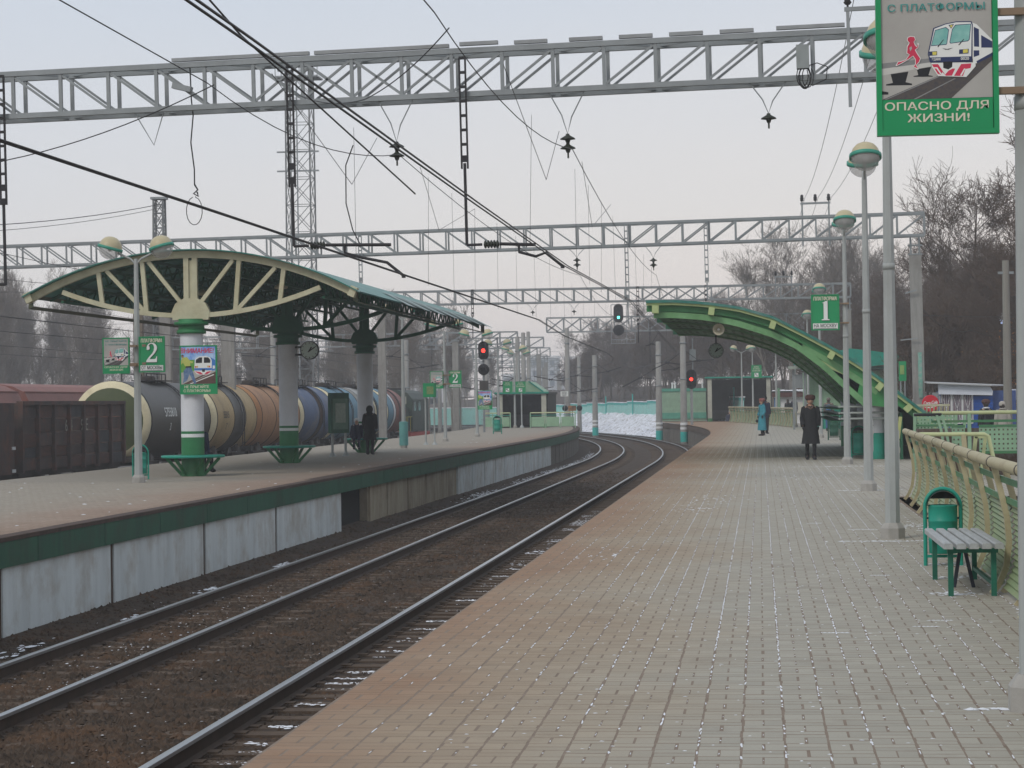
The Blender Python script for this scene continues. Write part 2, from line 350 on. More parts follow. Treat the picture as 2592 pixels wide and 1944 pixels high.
A = np.array(places); jit = rng.normal(0, .0022, (len(A), 3)); A[:, 1:] += jit[:, :2]; tz = np.abs(jit[:, 2]) * .15
dist = A[:, 2]; vis = (A[:, 2] > 9.6) & (A[:, 1] < A[:, 2] * .115 + .1)
order = np.argsort(np.where(vis, dist, 1e9))[:300]; ind = np.zeros(len(A), bool); ind[order] = True
for i in order: put('paver', meL if A[i, 0] else meS, PE, (A[i, 1], A[i, 2], tz[i]), jit[i, 0] * 2)
VV, FF = [], []; o = 0
rest = A[~ind]; tzr = tz[~ind]
for kind, T in ((0, PS), (1, PL)):
    s = rest[:, 0] == kind; n = s.sum(); V = T[None] + np.stack([rest[s, 1], rest[s, 2], tzr[s]], 1)[:, None]
    V[:, 4:, 2] += np.abs(rng.normal(0, .0002, (n, 1))); VV.append(V.reshape(-1, 3)); FF.append((PF[None] + (np.arange(n) * 8)[:, None, None] + o).reshape(-1, 4)); o += n * 8
put('paver_field', np_mesh('paver_field', np.concatenate(VV), np.concatenate(FF), pav), PE, kind='stuff')
# edge beam and wall of the east platform (its face shows where the line bends)
def edge_run(parent, o, side, y0, y1, cuts, pick, zb, beam_mat, lip, seg=3.1):
    """beam segments, cap and wall panels along a platform edge; side=+1 faces +x"""
    y = y0
    while y < y1 - .1:
        z = min(y + seg, y1); r = 4 if z > 100 else 1; g = G(); L = []
        for k in range(r + 1):
            v = y + .012 + (z - y - .024) * k / r; L.append(v)
        for a, b in zip(L[:-1], L[1:]):
            X0, X1 = o + cs(a), o + cs(b); d = -.3 * side
            P = [(X0, a, -.055), (X1, b, -.055), (X1, b, -.38), (X0, a, -.38), (X0 + d, a, -.055), (X1 + d, b, -.055), (X1 + d, b, -.38), (X0 + d, a, -.38)]
            g.add(P, [(0, 1, 2, 3), (7, 6, 5, 4), (0, 4, 5, 1), (3, 2, 6, 7), (0, 3, 7, 4), (1, 5, 6, 2)])
        g.build('edge_beam', beam_mat, parent); y = z
    g = G(); rows = []
    for v in list(np.arange(y0, min(y1, 100), 3)) + list(np.arange(100, y1, 2)) + [y1]:
        X = o + cs(v) + .012 * side; rows.append([(X - .4 * side, v, .004), (X, v, .004), (X, v, -.052), (X - .3 * side, v, -.052)])
    if lip: G().sheet(rows).build('edge_lip', capm, parent)
    cuts = [y0] + cuts + [y1]
    for a, b in zip(cuts[:-1], cuts[1:]):
        m, dep = pick(.5 * (a + b), b - a)
        if m is None: continue
        n = max(1, int((b - a) / 2.5)) if a > 95 else 1; g = G()
        for k in range(n):
            p = a + .09 + (b - a - .18) * k / n; q = a + .09 + (b - a - .18) * (k + 1) / n
            X0, X1 = o + cs(p) - dep * side, o + cs(q) - dep * side; d = -.15 * side
            P = [(X0, p, -.382), (X1, q, -.382), (X1, q, zb), (X0, p, zb), (X0 + d, p, -.382), (X1 + d, q, -.382), (X1 + d, q, zb), (X0 + d, p, zb)]
            g.add(P, [(0, 1, 2, 3), (7, 6, 5, 4), (0, 3, 7, 4), (1, 5, 6, 2)])
        g.build('wall_panel', m, parent)
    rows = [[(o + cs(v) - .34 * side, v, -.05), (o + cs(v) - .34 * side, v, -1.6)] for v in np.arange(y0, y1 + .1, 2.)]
    G().sheet(rows).build('shade_backing', hole, parent)  # black sheet standing for the shade behind panel gaps and in the culvert
beamE = M('edge_beam_brown', (.11, .08, .06), .85, col2=(.07, .052, .04), scale=3)
edge_run(PE, EDGE + .01, -1, 3, 171, [float(v) for v in np.arange(6, 170, 3)], lambda y, l: (wallg, .06), -1.5, beamE, False)
# end face of the east platform
G().box((EDGE + cs(172) + 6.5) / 2 + 1, 172, -.8, 7.6, .2, 1.55).build('end_wall', wallg, PE)
# --- west platform: the near corner gets real pavers too
def west_pavers(parent):
    P = []
    for c in range(40):
        x = WE - .32 - c * .2; off = .2 if c % 2 else 0
        for k in range(60):
            y = 25 + k * .4 + off
            if x < -.345 * y - .3: continue
            P += [(0, x, y + .05), (0, x, y + .15), (1, x - .05, y + .3), (1, x + .05, y + .3)]
    P = np.array(P); z = np.abs(rng.normal(0, .0006, len(P))) + .004; VV, FF = [], []; o = 0
    for kind, T in ((0, PS), (1, PL)):
        s = P[:, 0] == kind; n = s.sum(); VV.append((T[None] + np.stack([P[s, 1], P[s, 2], z[s]], 1)[:, None]).reshape(-1, 3)); FF.append((PF[None] + (np.arange(n) * 8)[:, None, None] + o).reshape(-1, 4)); o += n * 8
    put('paver_field', np_mesh('paver_field', np.concatenate(VV), np.concatenate(FF), paver_mat('paver_west', -1)), parent, kind='stuff')
# --- west platform
PW = setting('platform'); WE, WB = -9.42, -17.1
rows = []
for y in list(np.arange(16, 100, 4)) + list(np.arange(100, 172, 2)): rows.append([(WB + cs(y) * .6, y, 0), (WB + 3 + cs(y) * .8, y, 0), (WE - 2 + cs(y), y, 0), (WE - .2 + cs(y), y, 0)])
G().sheet(rows).build('paving', pavl, PW)
rows = [[(WB + cs(y) * .6, y, 0), (WB + cs(y) * .6, y, -1.6)] for y in np.arange(16, 172, 3)]
G().sheet(rows).build('back_wall', wallg, PW)
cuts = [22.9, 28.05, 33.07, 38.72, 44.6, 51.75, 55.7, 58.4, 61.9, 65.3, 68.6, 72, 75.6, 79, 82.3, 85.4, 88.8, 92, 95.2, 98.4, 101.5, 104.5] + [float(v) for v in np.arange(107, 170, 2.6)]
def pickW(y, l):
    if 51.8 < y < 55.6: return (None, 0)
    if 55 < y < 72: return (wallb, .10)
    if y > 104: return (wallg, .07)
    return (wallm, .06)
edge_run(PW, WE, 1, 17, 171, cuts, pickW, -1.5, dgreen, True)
west_pavers(PW)
# dark strips painting the shade in the panel gaps, and the cross wall of the culvert
for y in (28.05, 33.07, 38.72, 44.6): G().box(WE - .13, y, -.9, .1, .17, 1.1).build('gap_shade', rust, PW)
G().box(WE - .9, 55.75, -.95, 1.5, .16, 1.15).build('culvert_side', wallb, PW)
# ---------------------------------------------------------------- east forecourt and snow bank
fc = M('forecourt', (.15, .12, .09), .95, col2=(.10, .08, .062), scale=.6, bump=.4, bscale=8, dirt=(.6, .61, .64), dscale=.5, damt=.5, dthr=(.58, .72))
rows = []
for y in (2, 37, 60, 100, 140, 175, 230, 330):
    b = 2.2 if y < 37.4 else 6.3 + cs(y)
    rows.append([(b, y, -.22), (b + 8, y, -.25), (b + 30, y, -.2), (b + 80, y, 1.)])
G().sheet(rows, 0, True).build('forecourt', fc, kind='structure')
bankm = M('snow_bank', (.78, .80, .85), .8, col2=(.60, .62, .68), scale=1.6, bump=.8, bscale=5, dirt=(.14, .115, .09), dscale=2.4, damt=.8, dthr=(.50, .62))
rows = []
for y in np.arange(168, 262, 1.2):
    R = []
    for i in range(15):
        t = i / 14; o = -1.2 + 5.2 * t; z = -1.32 + 1.85 * (t ** 1.15) + random.uniform(-.16, .16) * (0 < i < 14)
        R.append((o + cs(y), y + random.uniform(-.3, .3), z))
    rows.append(R)
G().sheet(rows, 0, True).build('snow_bank', bankm, kind='structure')
# wooded rise behind the forecourt and far low rise in the west
litter = M('leaf_litter', (.075, .052, .038), .95, col2=(.045, .034, .028), scale=.25, bump=.5, bscale=2)
rows = [[(x, y, z + random.uniform(-.15, .15)) for y, z in ((84, -.5), (118, .6), (180, 2.6), (260, 4.), (480, 5))] for x in np.arange(14, 200, 8.)]
G().sheet(rows, 0, True).build('hill', litter, kind='structure')
rows = [[(o + cs(y), y, z + random.uniform(-.12, .12)) for o, z in ((4.1, .42), (9, .9), (18, 2.), (34, 3.4), (60, 4.2))] for y in np.arange(176, 345, 8.)]
G().sheet(rows, 0, True).build('hill', litter, kind='structure')
rows = [[(x, y, z + random.uniform(-.4, .4)) for y, z in ((205, -1.7), (235, 0), (300, 2.), (520, 3.))] for x in np.arange(-260, -44, 12.)]
G().sheet(rows, 0, True).build('hill', litter, kind='structure')
# ---------------------------------------------------------------- thin snow left in joints, on sleeper ends, against posts
def blobs(P, name='snow'):
    """P rows: x, y, z, length(y), width(x)"""
    P = np.asarray(P); n = len(P); k = 7; a = np.arange(k) * 2 * pi / k
    R = rng.uniform(.5, 1.15, (n, k)); rot = rng.uniform(-.25, .25, n)
    lx = np.cos(a)[None] * R * P[:, 4:5] / 2; ly = np.sin(a)[None] * R * P[:, 3:4] / 2
    X = P[:, 0:1] + lx * np.cos(rot)[:, None] - ly * np.sin(rot)[:, None] * .2; Y = P[:, 1:2] + ly
    ring = np.stack([X, Y, np.repeat(P[:, 2:3], k, 1)], -1); top = P[:, None, :3].copy(); top[..., 2] += np.minimum(P[:, 4], P[:, 3])[:, None] * .10 + .0008
    V = np.concatenate([ring, top], 1); F = np.array([(j, (j + 1) % k, k) for j in range(k)])[None] + (np.arange(n) * (k + 1))[:, None, None]
    return put(name, np_mesh(name, V.reshape(-1, 3), F.reshape(-1, 3), snowm, smooth=True), kind='stuff')
S = []
linew = rng.random(ncol + 1) ** 1.2
def nrm(x, y): return .5 + .5 * sin(x * 1.7 + sin(y * .31) * 2) * sin(y * .23 + x * .9)
for c in range(1, ncol):
    x = EDGE + .01 + c * .2
    y = 9.5
    wc = max(0, min(1, (x + 2.0) / 1.7)) * (.25 + .75 * linew[c])
    while y < 75:
        if x > (2.1 if y < 37.4 else 4.5): break
        p = (.12 + wc) * (.40 + .9 * min(1, max(0, (y - 11.) / 12))) * (.35 + nrm(x, y))
        if random.random() < p:
            L = random.uniform(.04, .16) * (1 + y * .012); S.append((x + random.gauss(0, .0015), y, .0004, L, random.uniform(.008, .015)))
            y += L * .8
        else: y += random.uniform(.03, .12)
for i in range(1500):   # bits in the short joints
    y = 1 / random.uniform(1 / 60, 1 / 9.6); c = random.randrange(1, ncol); x = EDGE + .11 + c * .2
    if x > (2.0 if y < 37.4 else 4.4) or random.random() > .25 + .6 * max(0, min(1, (x + 1.6) / 1.8)): continue
    off = .2 if c % 2 else 0; y = 3 + round((y - 3 - off) / .4) * .4 + off + .3
    S.append((x, y + random.uniform(-.03, .03), .0004, random.choice((.02, .03, .05, .1)) * random.uniform(.7, 1.2), random.uniform(.004, .011)))
for i in range(420):    # loose flecks
    y = 1 / random.uniform(1 / 70, 1 / 10); x = random.uniform(-1.6, 2.05 if y < 37 else 4)
    S.append((x, y, .001, random.uniform(.008, .02), random.uniform(.012, .035)))
def patch(cx, cy, lx, ly, n, z=.002):
    for i in range(n): S.append((cx + random.gauss(0, lx), cy + random.gauss(0, ly), z, random.uniform(.015, .06), random.uniform(.02, .07)))
for a in ((1.55, 19., .13, .12, 60), (1.72, 20.7, .1, .1, 30), (1.72, 22.3, .12, .1, 40), (1.4, 26.0, .28, .03, 70), (1.95, 29, .12, .4, 60), (1.25, 12.0, .12, .03, 50), (1.95, 17.2, .05, .3, 60), (1.75, 40.3, .25, .06, 50),
          (-1.0, 34, .2, .8, 40), (-.7, 37, .25, .9, 36), (-1.6, 24, .16, .5, 22), (.9, 47, .4, .9, 26), (2.1, 54.5, .4, .12, 50), (1.3, 54.4, .4, .05, 30)): patch(*a)
for i in range(9):     # shallow drifts in rows across
    y = random.uniform(14, 40); x = random.uniform(.2, 1.9); 
    for k in range(6): S.append((x + k * .03, y, .001, .03, .05))
for i in range(110):
    y = 1 / random.uniform(1 / 110, 1 / 27); x = WE - .4 - random.random() * 6 + cs(y); S.append((x, y, .006, random.uniform(.04, .16), random.uniform(.02, .10)))
blobs(S)
S = []
y = 12.3
while y < 62:           # sleeper ends by the east platform
    x = -4.42; a0, a1 = random.uniform(-.2, -.05), random.uniform(.15, .5); dy = random.gauss(0, .03)
    for i in range(random.randint(18, 34)):
        S.append((x + random.uniform(a0, a1), y + dy + random.gauss(0, .05), -1.328, random.uniform(.025, .08), random.uniform(.03, .09)))
    y += .53
for i in range(420):    # crumbs between and beside the rails
    y = 1 / random.uniform(1 / 120, 1 / 17); o = random.choice([random.uniform(-8.1, -6.95), random.uniform(-9.3, -8.4), random.uniform(-6.6, -4.9)]); S.append((o + cs(y), y, -1.31, random.uniform(.015, .06), random.uniform(.012, .04)))
def bed(o, y, lx, ly, n):
    for i in range(n):
        v = y + random.gauss(0, ly); q = 1. if lx < .2 else .35; S.append((o + cs(v) + random.gauss(0, lx), v, -1.31 + random.random() * .02, random.uniform(.06, .3) * q, random.uniform(.03, .12) * q))
for a in ((-8.7, 41.5, .06, .35, 26), (-8.75, 36, .05, .3, 20), (-8.65, 31.3, .05, .2, 10), (-7.5, 27, .3, 1.2, 40), (-7.6, 33, .3, 2, 30), (-8.9, 27.0, .06, .6, 26), (-8.8, 73, .14, 2.6, 120), (-8.8, 86, .14, 2.5, 70), (-8.75, 96, .13, 2.5, 110), (-8.7, 106, .13, 3, 110), (-8.7, 122, .13, 5, 110), (-2.0, 140, .3, 4, 50), (-1.8, 152, .3, 5, 120)): bed(*a)
blobs(S)
# ================================================================ west canopy on three columns
CX = -13.1; HW, RISE = 3.85, .98; RR = (HW * HW + RISE * RISE) / (2 * RISE); ZE = 4.17
def arc(dx, dz=0.): return ZE + RISE - RR + sqrt(max(0, (RR + dz) ** 2 - dx * dx))
roofm = M('roof_sheet_teal', (.035, .20, .16), .4, col2=(.02, .14, .115), scale=2, dirt=(.35, .40, .40), dscale=1.4, damt=.35)
under = M('roof_underside', (.07, .28, .24), .6, var=.25, scale=1.5)
cgd = M('canopy_dark_green', (.028, .14, .075), .6, col2=(.018, .10, .055), scale=2)
shelter = thing('platform_canopy', 'arched green canopy on three round columns with ring benches, on the far platform', 'canopy', (CX, 52.5, 0))
g = G(); ds = np.linspace(-HW - .1, HW + .16, 33)
g.sheet([[(d, -.28, arc(d, .10)) for d in ds], [(d, 24.9, arc(d, .10)) for d in ds]], 0, True)
g.sheet([[(d, 24.9, arc(d, .075)) for d in ds], [(d, -.28, arc(d, .075)) for d in ds]], 1, True)
g.sheet([[(d, -.28, arc(d, .075)) for d in ds], [(d, -.28, arc(d, .10)) for d in ds]], 0)
g.build('roof', [roofm, under], shelter)
for i in range(13):      # loose overlapping edge sheets along the east eave
    y = 6 + i * 1.45; put('edge_sheet', G().sheet([[(HW - .35, y, arc(HW - .35, .125)), (HW + .34, y, arc(HW + .30, .12) - .015 + .03 * (i % 2))], [(HW - .35, y + 1.5, arc(HW - .35, .112)), (HW + .34, y + 1.5, arc(HW + .30, .10))]]).mesh('edge_sheet', M('eave_flashing', (.33, .42, .40), .5, dirt=(.2, .25, .22))), shelter)
def band(g, d0, d1, off0, off1, y0, y1, n=28, mi=0):
    D = np.linspace(d0, d1, n); A = [[(d, y, arc(d, off0)) for d in D] for y in (y0, y1)]; B = [[(d, y, arc(d, off1)) for d in D] for y in (y0, y1)]
    g.sheet([A[0], A[1]], mi); g.sheet([B[1], B[0]], mi); g.sheet([B[0], A[0]], mi); g.sheet([A[1], B[1]], mi)
LW = 3.05
def low(d): return 3.72 + .60 * (d / LW) ** 2
def truss(y, m, name):
    g = G(); band(g, -HW, HW, .07, -.09, y - .07, y + .07); g.build('arch_beam', m, shelter)
    g = G(); D = np.linspace(-LW, LW, 23)
    for a, b in zip(D[:-1], D[1:]): g.bar((a, y, low(a)), (b, y, low(b)), .12, .11)
    g.build('bottom_chord', m, shelter)
    for d in (-2.1, -1.05, 1.05, 2.1): G().bar((d, y, low(d)), (d + .10 * (1 if d > 0 else -1), y, arc(d + .1) - .06), .1, .1).build('post', m, shelter)
    for s in (-1, 1):
        G().bar((.1 * s, y, 3.85), (1.0 * s, y, arc(1.0) - .1), .09, .09).build('diagonal', m, shelter)
        G().bar((1.1 * s, y, low(1.05) + .05), (2.0 * s, y, arc(2.) - .1), .09, .09).build('diagonal', m, shelter)
    G().bar((-.1, y, 3.6), (-.1, y, arc(0) - .05), .12).bar((.1, y, 3.6), (.1, y, arc(0) - .05), .12).box(0, y + .03, 4.3, .12, .1, 1.4).build('king_post', m, shelter)
    g = G(); g.prism([(-.42, 3.62), (.42, 3.62), (.45, 3.8), (.36, 4.0), (.16, 4.12), (-.16, 4.12), (-.36, 4.0), (-.45, 3.8)], y - .075, y + .075); g.build('gusset_plate', m, shelter)
truss(0, cream, 'front'); truss(11.0, cgd, 'mid'); truss(23.6, cgd, 'rear')
for s in (-1, 1): G().box(s * (HW - .02), -.11, ZE + .03, .16, .24, .24, 0, 0, s * .42).build('beam_end', cream, shelter)
g = G(); 
for s in (-1, 1): band(g, s * (HW - .06), s * (HW + .06), .06, -.17, .1, 24.6, 2)
g.build('eave_beam', M('eave_brown_green', (.12, .12, .07), .6, col2=(.06, .085, .05)), shelter)
for d in (-3.1, -2.1, -1.05, 0., 1.05, 2.1, 3.1):   # light lattice purlins
    zt = arc(d) - .05; g = G(); g.bar((d, .1, zt), (d, 24.5, zt), .07).bar((d, .1, zt - .38), (d, 24.5, zt - .38), .06)
    n = 52
    for k in range(n): a = .1 + 24.4 * k / n; b = a + 24.4 / n; g.bar((d, a, zt - .38 * (k % 2)), (d, b, zt - .38 * (1 - k % 2)), .035)
    g.build('lattice_purlin', cgd, shelter)
for y in np.arange(1.6, 24.6, 1.75):
    if abs(y - 11) < .4 or abs(y - 23.6) < .4: continue
    g = G(); band(g, -HW, HW, .06, .0, y - .03, y + .03, 16); g.build('rib', cgd, shelter)
colw = M('column_white', (.62, .64, .68), .6, var=.08, dirt=(.4, .4, .4), damt=.3)
colseat = []
for i, y in enumerate((0., 11.0, 23.6)):
    c = G().lathe([(.265, .95), (.265, 3.36)], 24).build('column', colw, shelter, (0, y, 0))
    G().lathe([(.268, 0), (.268, .9)], 24).build('painted_base', green, c)
    G().lathe([(.267, .9), (.267, .98)], 24).build('white_band', white, c)
    G().lathe([(.268, .98), (.268, 1.04)], 24).build('green_band', green, c)
    h = G().lathe([(.268, 3.3), (.34, 3.3), (.34, 3.38), (.30, 3.38), (.30, 3.5), (.4, 3.5), (.4, 3.57), (.3, 3.57), (.3, 3.64)], 24).build('column_head', green if i == 0 else cgd, c)
    s = G().lathe([(.27, .425), (.72, .425), (.735, .44), (.735, .475), (.72, .485), (.27, .485)], 32).build('ring_seat', teal, c)
    for k in range(6):
        a = k * pi / 3 + .06
        G().bar((.26 * cos(a), .26 * sin(a), .03), (.62 * cos(a), .62 * sin(a), .42), .045, .07).build('seat_bracket', green, s)
# hanging floodlamps under the roof
for d, y in ((1.4, 3.5), (-1.2, 6)): G().lathe([(.02, .3), (.03, .14), (.16, .05), (.17, 0), (.12, -.02)], 12).build('ceiling_lamp', cream, shelter, (d, y, 4.5))
# ================================================================ east half-arch canopy
A1 = [(-2.9, 4.12), (-2.17, 4.12), (-1.43, 4.06), (-.55, 3.93), (.33, 3.66), (1.15, 3.23), (1.9, 2.81), (2.51, 2.42), (3.11, 1.98), (3.72, 1.49), (4.22, 1.1), (4.6, .62), (4.95, .02)]
A2 = [(-2.72, 3.83), (-2.2, 3.83), (-1.4, 3.76), (-.6, 3.6), (.33, 3.29), (1.0, 2.95), (1.65, 2.44), (2.16, 1.95), (2.45, 1.68), (2.7, 1.44)]
arch = thing('half_arch_canopy', 'green half arch canopy curving down to the ground, on the near platform', 'canopy', (0, 60, 0))
corr = M('canopy_corrugated_green', (.06, .27, .10), .5, col2=(.045, .21, .075), scale=1.2, streak=(.4, 6, .4), dirt=(.03, .08, .03), dscale=1, damt=.6)
def interp(P, n):
    P = np.array(P); t = np.linspace(0, len(P) - 1, n); return [(float(np.interp(a, range(len(P)), P[:, 0])), float(np.interp(a, range(len(P)), P[:, 1]))) for a in t]
B1, B2 = interp(A1, 40), interp(A2, 30); Y1 = 18.5
def nrmoff(P, d):
    out = []
    for i, p in enumerate(P):
        a = P[max(0, i - 1)]; b = P[min(len(P) - 1, i + 1)]; tx, tz = b[0] - a[0], b[1] - a[1]; l = sqrt(tx * tx + tz * tz); out.append((p[0] - tz / l * d, p[1] + tx / l * d))
    return out
T1 = nrmoff(B1, .07)
g = G(); g.sheet([[(x, -.35, z) for x, z in T1], [(x, Y1, z) for x, z in T1]], 0, True).sheet([[(x, Y1, z) for x, z in B1], [(x, -.35, z) for x, z in B1]], 1, True).sheet([[(x, -.35, z) for x, z in B1], [(x, -.35, z) for x, z in T1]])
g.build('roof', [roofm, corr], arch)
yy = list(np.arange(.1, Y1, .3)); rows = []       # soffit in shallow folds
for i, y in enumerate(yy):
    rows.append([(x, y, z + (.012 if i % 2 else -.012)) for x, z in B2])
G().sheet(rows).build('soffit', corr, arch)
slot = G()
for y in np.arange(.6, Y1, 1.5):
    for i in range(2, 28): slot.box(B2[i][0], y, B2[i][1] - .004, .1, .03, .02, 0, 0, atan2(B2[i][1] - B2[i + 1][1], B2[i + 1][0] - B2[i][0]))
slot.build('soffit_slots', hole, arch, kind='stuff')
edge_c = M('arch_edge_cream', (.42, .52, .24), .5, var=.15, dirt=(.25, .3, .14))
ribm = M('arch_rib_green', (.17, .37, .17), .5, col2=(.13, .30, .13), dirt=(.05, .12, .05))
def ribband(P, d0, d1, y0, y1, m, name):
    a, b = nrmoff(P, d0), nrmoff(P, d1); g = G()
    for A_, B_ in ((a, b),):
        g.sheet([[(x, y0, z) for x, z in B_], [(x, y0, z) for x, z in A_]]); g.sheet([[(x, y1, z) for x, z in A_], [(x, y1, z) for x, z in B_]])
        g.sheet([[(x, y0, z) for x, z in A_], [(x, y1, z) for x, z in A_]]); g.sheet([[(x, y1, z) for x, z in B_], [(x, y0, z) for x, z in B_]])
    return g.build(name, m, arch)
ribband(B1, -.06, .04, -.3, -.18, edge_c, 'edge_trim')
ribband(B1, -.22, -.062, -.12, -.04, corr, 'arch_beam')
lt = nrmoff(B2, .05)
ribband(B2, -.10, .05, -.14, .0, ribm, 'lower_rib')
for y in (6, 12, 18.2): ribband(B2, -.06, .08, y - .06, y + .06, ribm, 'lower_rib'); ribband(B1, -.3, 0, y - .06, y + .06, cgd, 'arch_beam')
# end plate between the two curves near the tip, then struts
g = G(); k = 16
up = [B1[int(i * 22 / (k - 1))] for i in range(k)]; dn = [lt[int(i * 15 / (k - 1))] for i in range(k)]
g.sheet([[(x, -.02, z) for x, z in dn], [(x, -.02, z) for x, z in up]]); g.build('end_plate', corr, arch)
for i, (x, z) in enumerate(((-2.66, 3.97), (-1.22, 3.9), (.34, 3.52), (1.82, 2.72), (3.03, 1.9), (3.74, 1.34), (4.03, 1.12))):
    G().box(x, -.25, z - .02, .15 if i else .17, .4, .2, 0, 0, (.02, .15, .33, .5, .68, .8, .8)[i]).build('purlin_end', edge_c, arch)
for x in (3.3, 2.2, 1.1, -.4): 
    z = float(np.interp(x, [p[0] for p in A1], [p[1] for p in A1])) - .25; G().bar((x, 0, z), (x, Y1, z), .1, .14).build('purlin', cgd, arch)
G().bar((1.15, -.05, 2.8), (1.15, -.05, 3.05), .1).build('strut', ribm, arch)
G().bar((1.5, -.05, 2.55), (3.3, -.05, 1.7), .1).build('strut', edge_c, arch)
G().bar((1.2, -.04, 2.95), (3.0, -.04, 1.75), .14, .2).build('strut', ribm, arch)
G().prism([(2.55, 2.0), (3.15, 1.95), (3.5, 1.55), (3.2, 1.35), (2.8, 1.4), (2.45, 1.62)], -.1, -.03).build('gusset_plate', cgreen, arch)
G().bar((3.55, -.2, 1.1), (3.42, -.2, 0), .08, .1).build('strut', M('strut_yellow_green', (.48, .52, .2), .5), arch)
colx = [(3.02, .9), (2.9, 6.2), (2.86, 12.0), (2.82, 17.2)]
for x, y in colx:
    c = G().lathe([(.19, .68), (.19, 1.5)], 20).build('column', colw, arch, (x, y, 0)); G().lathe([(.193, 0), (.193, .68)], 20).build('painted_base', teal if y < 1 else green, c)
pipe = M('pipe_grey', (.36, .40, .385), .5, var=.15)
for z in (1.06, 1.21, 1.37):
    G().tube([(2.05, .3, z), (3.55, .3, z)], .028, 8).build('collar_pipe', pipe, arch); G().tube([(2.02, .3, z), (2.1, 17.5, z)], .028, 8).build('collar_pipe', pipe, arch)
    G().bar((2.06, .3, z - .06), (2.14, 17.4, z - .06), .5, .02).build('louvre_slat', cgd, arch)
g = G().box(3.6, 9.3, .6, .06, 18.2, 1.2).build('inner_wall', cgd, arch)
# horn loudspeaker and clock under the half arch
hs = thing('loudspeaker', 'cream horn loudspeaker under the front edge of the half arch canopy', 'loudspeaker', (-1.05, 60.2, 3.42))
rot = Matrix.Rotation(pi / 2, 3, 'X')
G().lathe([(.05, -.2), (.06, -.08), (.15, .1), (.155, .12), (.14, .11), (.05, -.02)], 16, rot=rot).build('horn', M('speaker_cream', (.5, .47, .36), .5), hs)
G().sphere((0, -.06, 0), .035).build('driver', white, hs); G().box(0, .12, .17, .05, .08, .32).build('bracket', dark, hs)
clockf = M('clock_face', (.50, .60, .55), .4, var=.06)
def clock(loc, r, label, hang, rz=0):
    t = thing('station_clock', label, 'clock', loc, rz)
    rot = Matrix.Rotation(pi / 2, 3, 'X')
    G().lathe([(r, -.07), (r, .07), (r * .93, .075), (r * .93, .06)], 32, rot=rot).build('case', dark, t)
    f = G().lathe([(r * .93, .062), (.0, .064)], 32, rot=rot).build('dial', clockf, t)
    for k in range(12): G().box(r * .8 * sin(k * pi / 6), -.068, r * .8 * cos(k * pi / 6), .02 * r * 3, .006, .16 * r, 0, 0, k * pi / 6).build('hour_mark', dark, f)
    G().bar((-.02, -.074, -.04), (r * .42 * sin(radians(35)), -.074, r * .42 * cos(radians(35))), .012, .035).build('hour_hand', dark, f)
    G().bar((-.04, -.08, -.05), (r * .7 * sin(radians(62)), -.08, r * .7 * cos(radians(62))), .01, .025).build('minute_hand', dark, f)
    for a, b in ((((0, 0, r), (0, 0, r + .35)),) if hang else (((-r - .16, 0, .09), (-r * .6, 0, .09)), ((-r - .16, 0, -.12), (-r * .6, 0, -.12)))): G().bar(a, b, .055).build('bracket', dark, t)
    return t
clock((-1.45, 77.5, 3.24), .25, 'round station clock hanging beneath the half arch canopy', True)
clock((-12.66 - .12 + .36, 63.2, 3.13), .255, 'round station clock on the side of the middle canopy column', False)
# ================================================================ lamp posts with two globes
capm2 = M('globe_cap_cream', (.50, .44, .28), .4, var=.12, dirt=(.33, .3, .2), damt=.4); refl = M('lamp_reflector', (.45, .45, .43), .25, metal=.5)
def lamp(loc, H, label, along=False, group='platform lamp posts with paired globes', big=1., sector=True):
    t = thing('lamp_post', label, 'lamp post', loc, pi / 2 if along else 0, group)
    b = .135 * big
    G().lathe([(.145 * big, 0), (.145 * big, .12 * big), (.10 * big, .18 * big)], 8, sm=False).build('footing', conc, t)
    p = G().lathe([(.088 * big, .16), (.08 * big, 1.6), (.047 * big, H - .1), (.04 * big, H)], 8, sm=False).build('pole', lamp_grey, t)
    if big >= 1:
        G().box(.002, -.074 * big, .95, .07, .026, .55).build('access_hatch', lamp_grey, p); G().box(0, -.090 * big, 1.0, .06, .006, .06).build('label_plate', M('plate_cream', (.55, .52, .42), .5), p); G().box(0, -.091 * big, 1.12, .016, .006, .016).build('lock', dark, p)
        G().lathe([(.06, 3.05), (.074, 3.05), (.074, 3.12), (.06, 3.12)], 8).build('collar', lamp_grey, p)
    for s in (-1, 1):
        a = G().tube([(0, 0, H - .12), (.12 * s, 0, H), (.40 * s, 0, H + .13)], [.022, .022, .026], 8).build('arm', lamp_grey, t)
        gl = bpy.data.objects.new('globe', None); COL.objects.link(gl); gl.parent = t; gl.location = (.56 * s, 0, H + .24); gl.rotation_euler[1] = -s * radians(16)
        r = .25
        G().lathe([(r * 1.0, 0), (r * .97, .06), (r * .86, .135), (r * .66, .195), (r * .36, .235), (0, .25)], 20).build('cap', capm2, gl)
        G().lathe([(r * 1.02, .03), (r * 1.1, .03), (r * 1.1, -.035), (r * 1.02, -.035), (r * .98, 0)], 24).build('ring', M('globe_ring_teal', (.05, .30, .22), .45), gl)
        G().lathe([(r * .98, -.03), (r * .93, -.09), (r * .78, -.16), (r * .52, -.215), (r * .25, -.243), (0, -.25)], 20).build('glass_bowl', glass, gl)
        G().lathe([(r * .96, -.012), (r * .6, .0), (r * .55, .03), (r * .3, .05), (0, .06)], 20).build('reflector', refl, gl); G().lathe([(.05, .04), (.055, -.02), (.03, -.07), (0, -.085)], 10).build('bulb', white, gl)
    return t
GR = 'platform lamp posts with paired globes'
lamp((1.375, 11.95, 0), 5.4, 'nearest thick grey octagonal lamp post, holding the danger poster by two brackets', True, big=1.05)
